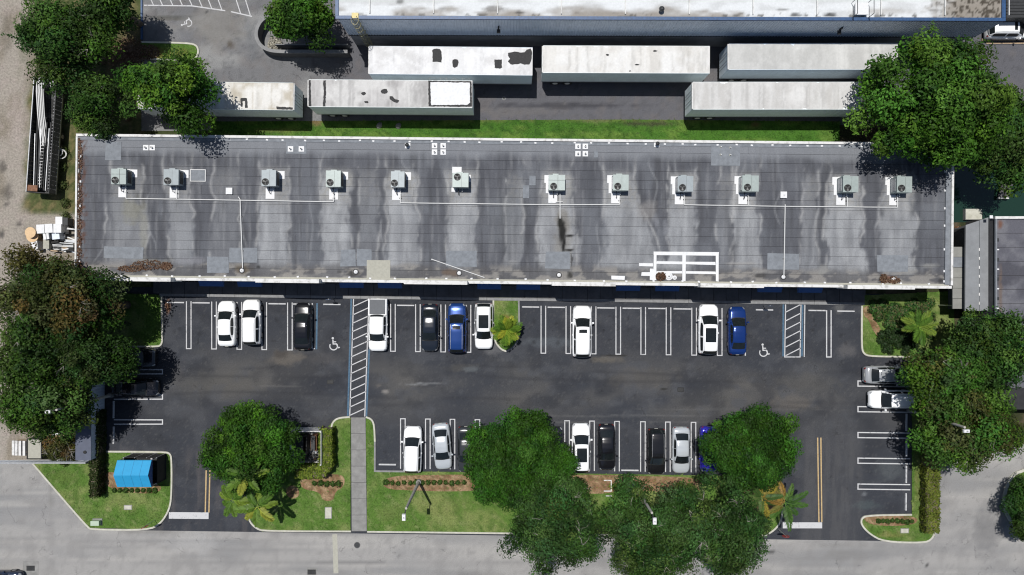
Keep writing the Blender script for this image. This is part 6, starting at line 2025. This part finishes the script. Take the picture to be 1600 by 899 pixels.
t = thing('pipe_bundle', 'long grey and black pipes in the lower half of the open trailer', 'pipes', (*f0, 1.1), R(-4))
for k in range(8):
    x = -.95 + k * .2
    MB().tube((x + .02, -5.5, .08), (x + .2 if k > 3 else x, rr.uniform(.0, 2.0), .4 + .1 * (k % 2)), .055, 7).build('pipe', M['dark' if k % 3 else 'steel'], t)
t = thing('ladder', 'pale ladder lying in the open trailer between the pipes', 'ladder', (*f0, 1.5), R(-4))
for sx in (-.15, .15):
    MB().tube((sx - .15, -5.0, .0), (sx + .05, -.6, .2), .03, 5).build('stile', M['dark'], t)
for k in range(14):
    s = k / 13
    MB().tube((-.3 + .2 * s, -4.9 + 4.2 * s, .2 * s), (.0 + .2 * s, -4.9 + 4.2 * s, .2 * s), .035, 5).build('rung', M['coping'], t)
for i, (x, y) in enumerate(((96, 240), (102, 243))):
    t = thing('hose_coil', ['left', 'right'][i] + ' of two thin white hose coils by the left wall of the long building', 'hose', (*W(x, y), .6))
    for k in range(3):
        pts = [((.45 + .08 * k) * math.cos(a), (.4 + .05 * k) * math.sin(a), .05 * k) for a in [q * .5 for q in range(14)]]
        MB().path(pts, .02, 5).build('loop', M['pipe'], t)
    MB().cyl(0, 0, -.6, .02, .04, 6).build('stand', M['steel'], t)

# ------------------------------------------------------------------ stacked stuff beside the left wall
def spool(px, py, r, h, label):
    t = thing('cable_spool', label, 'spool', (*W(px, py, h), -.02))
    MB().cyl(0, 0, 0, .08, r, 20).build('flange', M['wood_l'], t); MB().cyl(0, 0, .08, h - .08, r * .5, 14).build('core', M['wood'], t); MB().cyl(0, 0, h - .08, h, r, 20).build('flange', M['wood_l'], t)


spool(47, 363.5, .55, 1.5, 'pale round wooden spool top at the left of the stacked goods, front one')
spool(50, 369, .62, 1.1, 'pale round wooden spool partly behind the other spool')


def crate(px, py, w, d, h, m, label, rz=0.0, name='crate'):
    t = thing(name, label, 'crate', (*W(px, py, h), -.02), rz)
    MB().box(0, 0, .12, w, d, h - .14).build('box', M[m], t)
    MB().box(0, 0, h - .02, w + .05, d + .05, .05).build('lid', M[m], t)
    for s in (-1, 0, 1):
        MB().box(s * (w / 2 - .06), 0, 0, .1, d, .12).build('skid', M['wood'], t)


crate(63, 358, .75, .85, 1.3, 'coat', 'left of three white square crates in a row by the wall', .05)
crate(76, 357, .75, .85, 1.3, 'coat', 'middle of three white square crates in a row by the wall', .05)
crate(89.5, 357, .75, .85, 1.3, 'coat', 'right of three white square crates in a row by the wall', .0)
crate(92, 345, .65, .75, 1.1, 'coat', 'white crate above the right one of the row of three', 0)
crate(100, 346.5, .7, .75, 1.0, 'dark', 'black crate beside the single white crate', 0)
crate(54, 383.5, .55, .85, 1.0, 'coat', 'white box below the wooden spools', .1)
crate(72, 381, .55, 1.0, .9, 'patch_tan', 'tan box among the stacked goods', 0)
crate(70, 369.5, .28, .6, 1.2, 'coat', 'narrow white box below the middle crate, left one', .1)
crate(74, 369, .25, .6, 1.2, 'coat', 'narrow white box below the middle crate, right one', .15)
crate(87, 368, .7, .75, 1.0, 'corr', 'grey blue box below the right crate', .1)
t = thing('junk_pile', 'pile of metal sheets, boards and pipes against the lower left wall', 'junk', (*W(100, 375), 0))
for k in range(34):
    x, y = rr.uniform(-1.3, 1.0), rr.uniform(-1.2, 1.2)
    MB().box(x, y, rr.uniform(0, .5), rr.uniform(.3, 1.3), rr.uniform(.06, .3), rr.uniform(.05, .3), rr.uniform(-.4, .4)).build('board', M[rr.choice(['coping', 'corr', 'dark', 'steel', 'wood', 'black', 'coat'])], t)
for k in range(7):
    MB().tube((-1.6, -1.0 + k * .13, .3 + .05 * k), (1.2, -1.05 + k * .1, .35), .05, 6).build('pipe', M[rr.choice(['steel', 'dark', 'pipe'])], t)

# ------------------------------------------------------------------ fence and yard things at the lower left
t = thing('metal_fence', 'low grey metal fence along the lower left yard', 'fence', (*W(55, 720), 0))
fy = 0
for k in range(22):
    MB().box(-5.5 + k * .52, 0, 0, .46, .06, .9).build('fence_panel', M['corr'], t)
MB().box(0, 0, .9, 11.6, .12, .06).build('top_rail', M['steel'], t)
sh = thing('storage_container', 'narrow dark blue grey container between the left tree and the hedge', 'container', (*W(130, 655, 2.4), 0), R(0))
MB().box(0, 0, .1, 1.5, 8.2, 2.25).build('box_body', M['corr'], sh)
for k in range(26):
    MB().box(.76, -3.95 + k * .315, .2, .04, .13, 2.0).build('corrugation', M['corr'], sh)
MB().box(0, 0, 2.35, 1.55, 8.25, .06).build('roof', mat('container_roof', A(92, 98, 116), .6, .1, scale=2), sh)
for y in (-3.3, 3.0):
    MB().cyl(.2, y, 2.41, 2.5, .16, 10).build('vent', M['black'], sh)
MB().box(0, -4.14, .2, 1.3, .04, 2.0).build('door', M['dark'], sh)
t = thing('skip', 'tan topped open skip at the lower left yard', 'skip', (*W(53, 702, 1.5), 0))
for (x, y, sx, sy) in ((0, 1.0, 1.5, .06), (0, -1.0, 1.5, .06), (.72, 0, .06, 1.94), (-.72, 0, .06, 1.94)):
    MB().box(x, y, .1, sx, sy, 1.4).build('side', M['dark'], t)
MB().box(0, 0, 1.2, 1.38, 1.9, .2).build('fill', M['patch_tan'], t); MB().box(0, 0, 0, 1.4, 1.9, .1).build('base', M['dark'], t)
t = thing('plank_stack', 'stack of white boards standing left of the skip', 'boards', (*W(29, 701, 1.2), 0))
for k, x in enumerate((-.7, -.35, .05, .5)):
    MB().box(x, 0, .9 + .05 * k, .26, 1.5, .1).build('board', M['coping'], t)
for y in (-.6, .6):
    MB().box(0, y, 0, 1.6, .1, .9).build('trestle', M['wood'], t)
crate(87, 675, .85, .6, 1.0, 'coat', 'white carton behind the lower left fence', .2, 'carton')
crate(94, 686.5, 1.05, .75, .9, 'wood_l', 'pinkish carton below the white one behind the lower left fence', .05, 'carton')

# ------------------------------------------------------------------ neighbouring building at the right edge
zn = 4.2
M['lean'] = mat('grey_sheet_roof', A(146, 149, 152), .7, .10, scale=1.2)
M['lean2'] = mat('tan_grey_panel', A(152, 152, 146), .8, .10, scale=1.2)
nbx = thing('neighbour_building', 'low grey building with flat roof at the right edge', 'building', (*W(1580, 440, zn), 0))
o = W(1580, 440, zn)


def NB(px, py, z=zn):
    a = W(px, py, z); return (a[0] - o[0], a[1] - o[1])


MB().prism([NB(1554, 340), NB(1760, 340), NB(1760, 640), NB(1554, 640)], 0, zn - .2).build('wall', M['concrete_d'], nbx)


def rn_col(px, py):
    c = mixc(base(px, A(104, 104, 112)), A(122, 122, 128), sm(.4, .7, fbm(px / 14, py / 14, 201)))
    c = mixc(c, A(78, 78, 86), sm(.5, .7, fbm(px / 30, py / 20, 202)) * .8)
    return blobs(c, px, py, [(1562, 352, 5, 10, .9, A(120, 84, 66)), (1563, 460, 4, 50, .6, A(120, 100, 84)), (1595, 455, 12, 12, .5, A(72, 72, 80))], 31)


for k in range(12):
    y0 = 343 + k * 22; y1 = y0 + 21.4
    a, b = NB(1557, y1), NB(1750, y0)
    nu, nv = 80, 8
    u, v = np.meshgrid(np.linspace(a[0], b[0], nu + 1), np.linspace(a[1], b[1], nv + 1)); u = u.ravel(); v = v.ravel()
    kk = (H - zn) / H / S
    i, j = np.meshgrid(np.arange(nu), np.arange(nv)); q = (j * (nu + 1) + i).ravel()
    add('membrane_strip', raw_mesh('membrane_strip', np.stack([u, v, np.full_like(u, zn + .01)], 1), np.stack([q, q + 1, q + nu + 2, q + nu + 1], 1), rn_col((u + o[0]) / kk + 800, 449.5 - (v + o[1]) / kk)), M['membrane'], nbx)
MB().prism([NB(1554, 340), NB(1750, 340), NB(1750, 640), NB(1554, 640)], zn - .2, zn - .01).build('roof_deck', M['deck'], nbx)
MB().prism([NB(1553, 338.5), NB(1752, 338.5), NB(1752, 342.5), NB(1553, 342.5)], zn - .2, zn + .2).build('parapet', M['coping'], nbx)
MB().prism([NB(1553.5, 342.6), NB(1556, 342.6), NB(1556, 640), NB(1553.5, 640)], zn, zn + .18).build('parapet', M['patch_grey'], nbx)
for k in range(11):
    p = NB(1558.5, 375 + k * 15.3)
    MB().box(p[0], p[1], zn + .02, .22, .12 if k % 2 else .3, .05).build('parapet_clip', M['coat'] if k % 2 else M['dark'], nbx)
MB().box(*NB(1546, 339.5), zn + .2, .3, .3, .06).build('parapet_clip', M['coat'], nbx)
t = thing('lean_to_shed', 'low lean-to with pale grey sheet roof and a column of panels beside the neighbour', 'shed', (*W(1527, 410, 3.3), 0))
o2 = W(1527, 410, 3.3)
ql = lambda pts, z: [tuple(np.subtract(W(a, b, z), o2)) for a, b in pts]
MB().prism(ql([(1509, 352), (1530, 345), (1530, 486), (1508, 486)], 3.3), 3.12, 3.3).build('roof_sheet', M['lean'], t)
MB().prism(ql([(1530.3, 344.8), (1544, 340), (1544, 486), (1530.3, 486)], 3.3), 3.12, 3.33).build('roof_sheet', M['lean'], t)
for k in range(7):
    a = np.subtract(W(1530, 390 + k * 14, 3.33), o2)
    MB().box(a[0], a[1], 3.3, .1, .28, .05).build('clip', M['coping'], t)
MB().prism(ql([(1512, 356), (1540, 348), (1540, 484), (1512, 484)], 3.1), 0, 3.1).build('wall', M['concrete_d'], t)
for k in range(6):
    y0 = 386 + k * 16.2
    MB().prism(ql([(1488.5, y0), (1507, y0), (1507, y0 + 15.7), (1488.5, y0 + 15.7)], 2.7), 2.6, 2.7 + .01 * (k % 2)).build('roof_panel', M['lean2' if k != 1 else 'patch_grey'], t)
for k in range(4):
    p = np.subtract(W(1491, 388 + k * 30, 2.6), o2)
    MB().cyl(p[0], p[1], 0, 2.6, .05, 6).build('post', M['steel'], t)
t = thing('concrete_slab', 'square pale concrete block standing in the canal edge', 'slab', (*W(1521.5, 335, .4), 0))
MB().box(0, 0, -.1, 26 / S, 17 / S, .5).build('block', M['concrete'], t); MB().box(0, 0, .4, 25 / S, 16 / S, .03).build('cap', M['kerb'], t)
for i, x in enumerate((1562.5, 1572)):
    t = thing('culvert_pipe', ['left', 'right'][i] + ' of two culvert pipes running into the canal', 'pipe', (*W(x, 290), 0))
    a = np.array(W(x, 310)) - np.array(W(x, 290))
    MB().path([(.5, .6, .5), (.1, 0, .45), (a[0] - .2, a[1], .25)], .24, 10).build('barrel', M['concrete_d'], t, smooth=False)
    MB().tube((a[0] - .2, a[1], .25), (a[0] - .21, a[1] - .12, .25), .27, 10).build('collar', M['coping'], t)
t = thing('timber_kerb', 'weathered timber edge under the white car in the top right', 'kerb', (*W(1575, 63), 0))
MB().box(0, 0, 0, 5.6, .22, .2).build('beam', M['wood'], t); MB().box(.2, -.35, 0, 5.0, .12, .1).build('beam', M['wood'], t); MB().box(-1.9, -.7, 0, .9, .08, .1, .9).build('beam', M['dark'], t)
t = thing('dark_shed', 'dark slatted shed roof in the top right corner', 'shed', (*W(1610, 8, 3.0), 0))
MB().box(0, 0, 0, 4.6, 2.4, 2.9).build('wall', M['dark'], t)
for k in range(8):
    MB().box(0, -1.1 + k * .31, 2.9, 4.7, .26, .06).build('roof_slat', M['dark'], t)
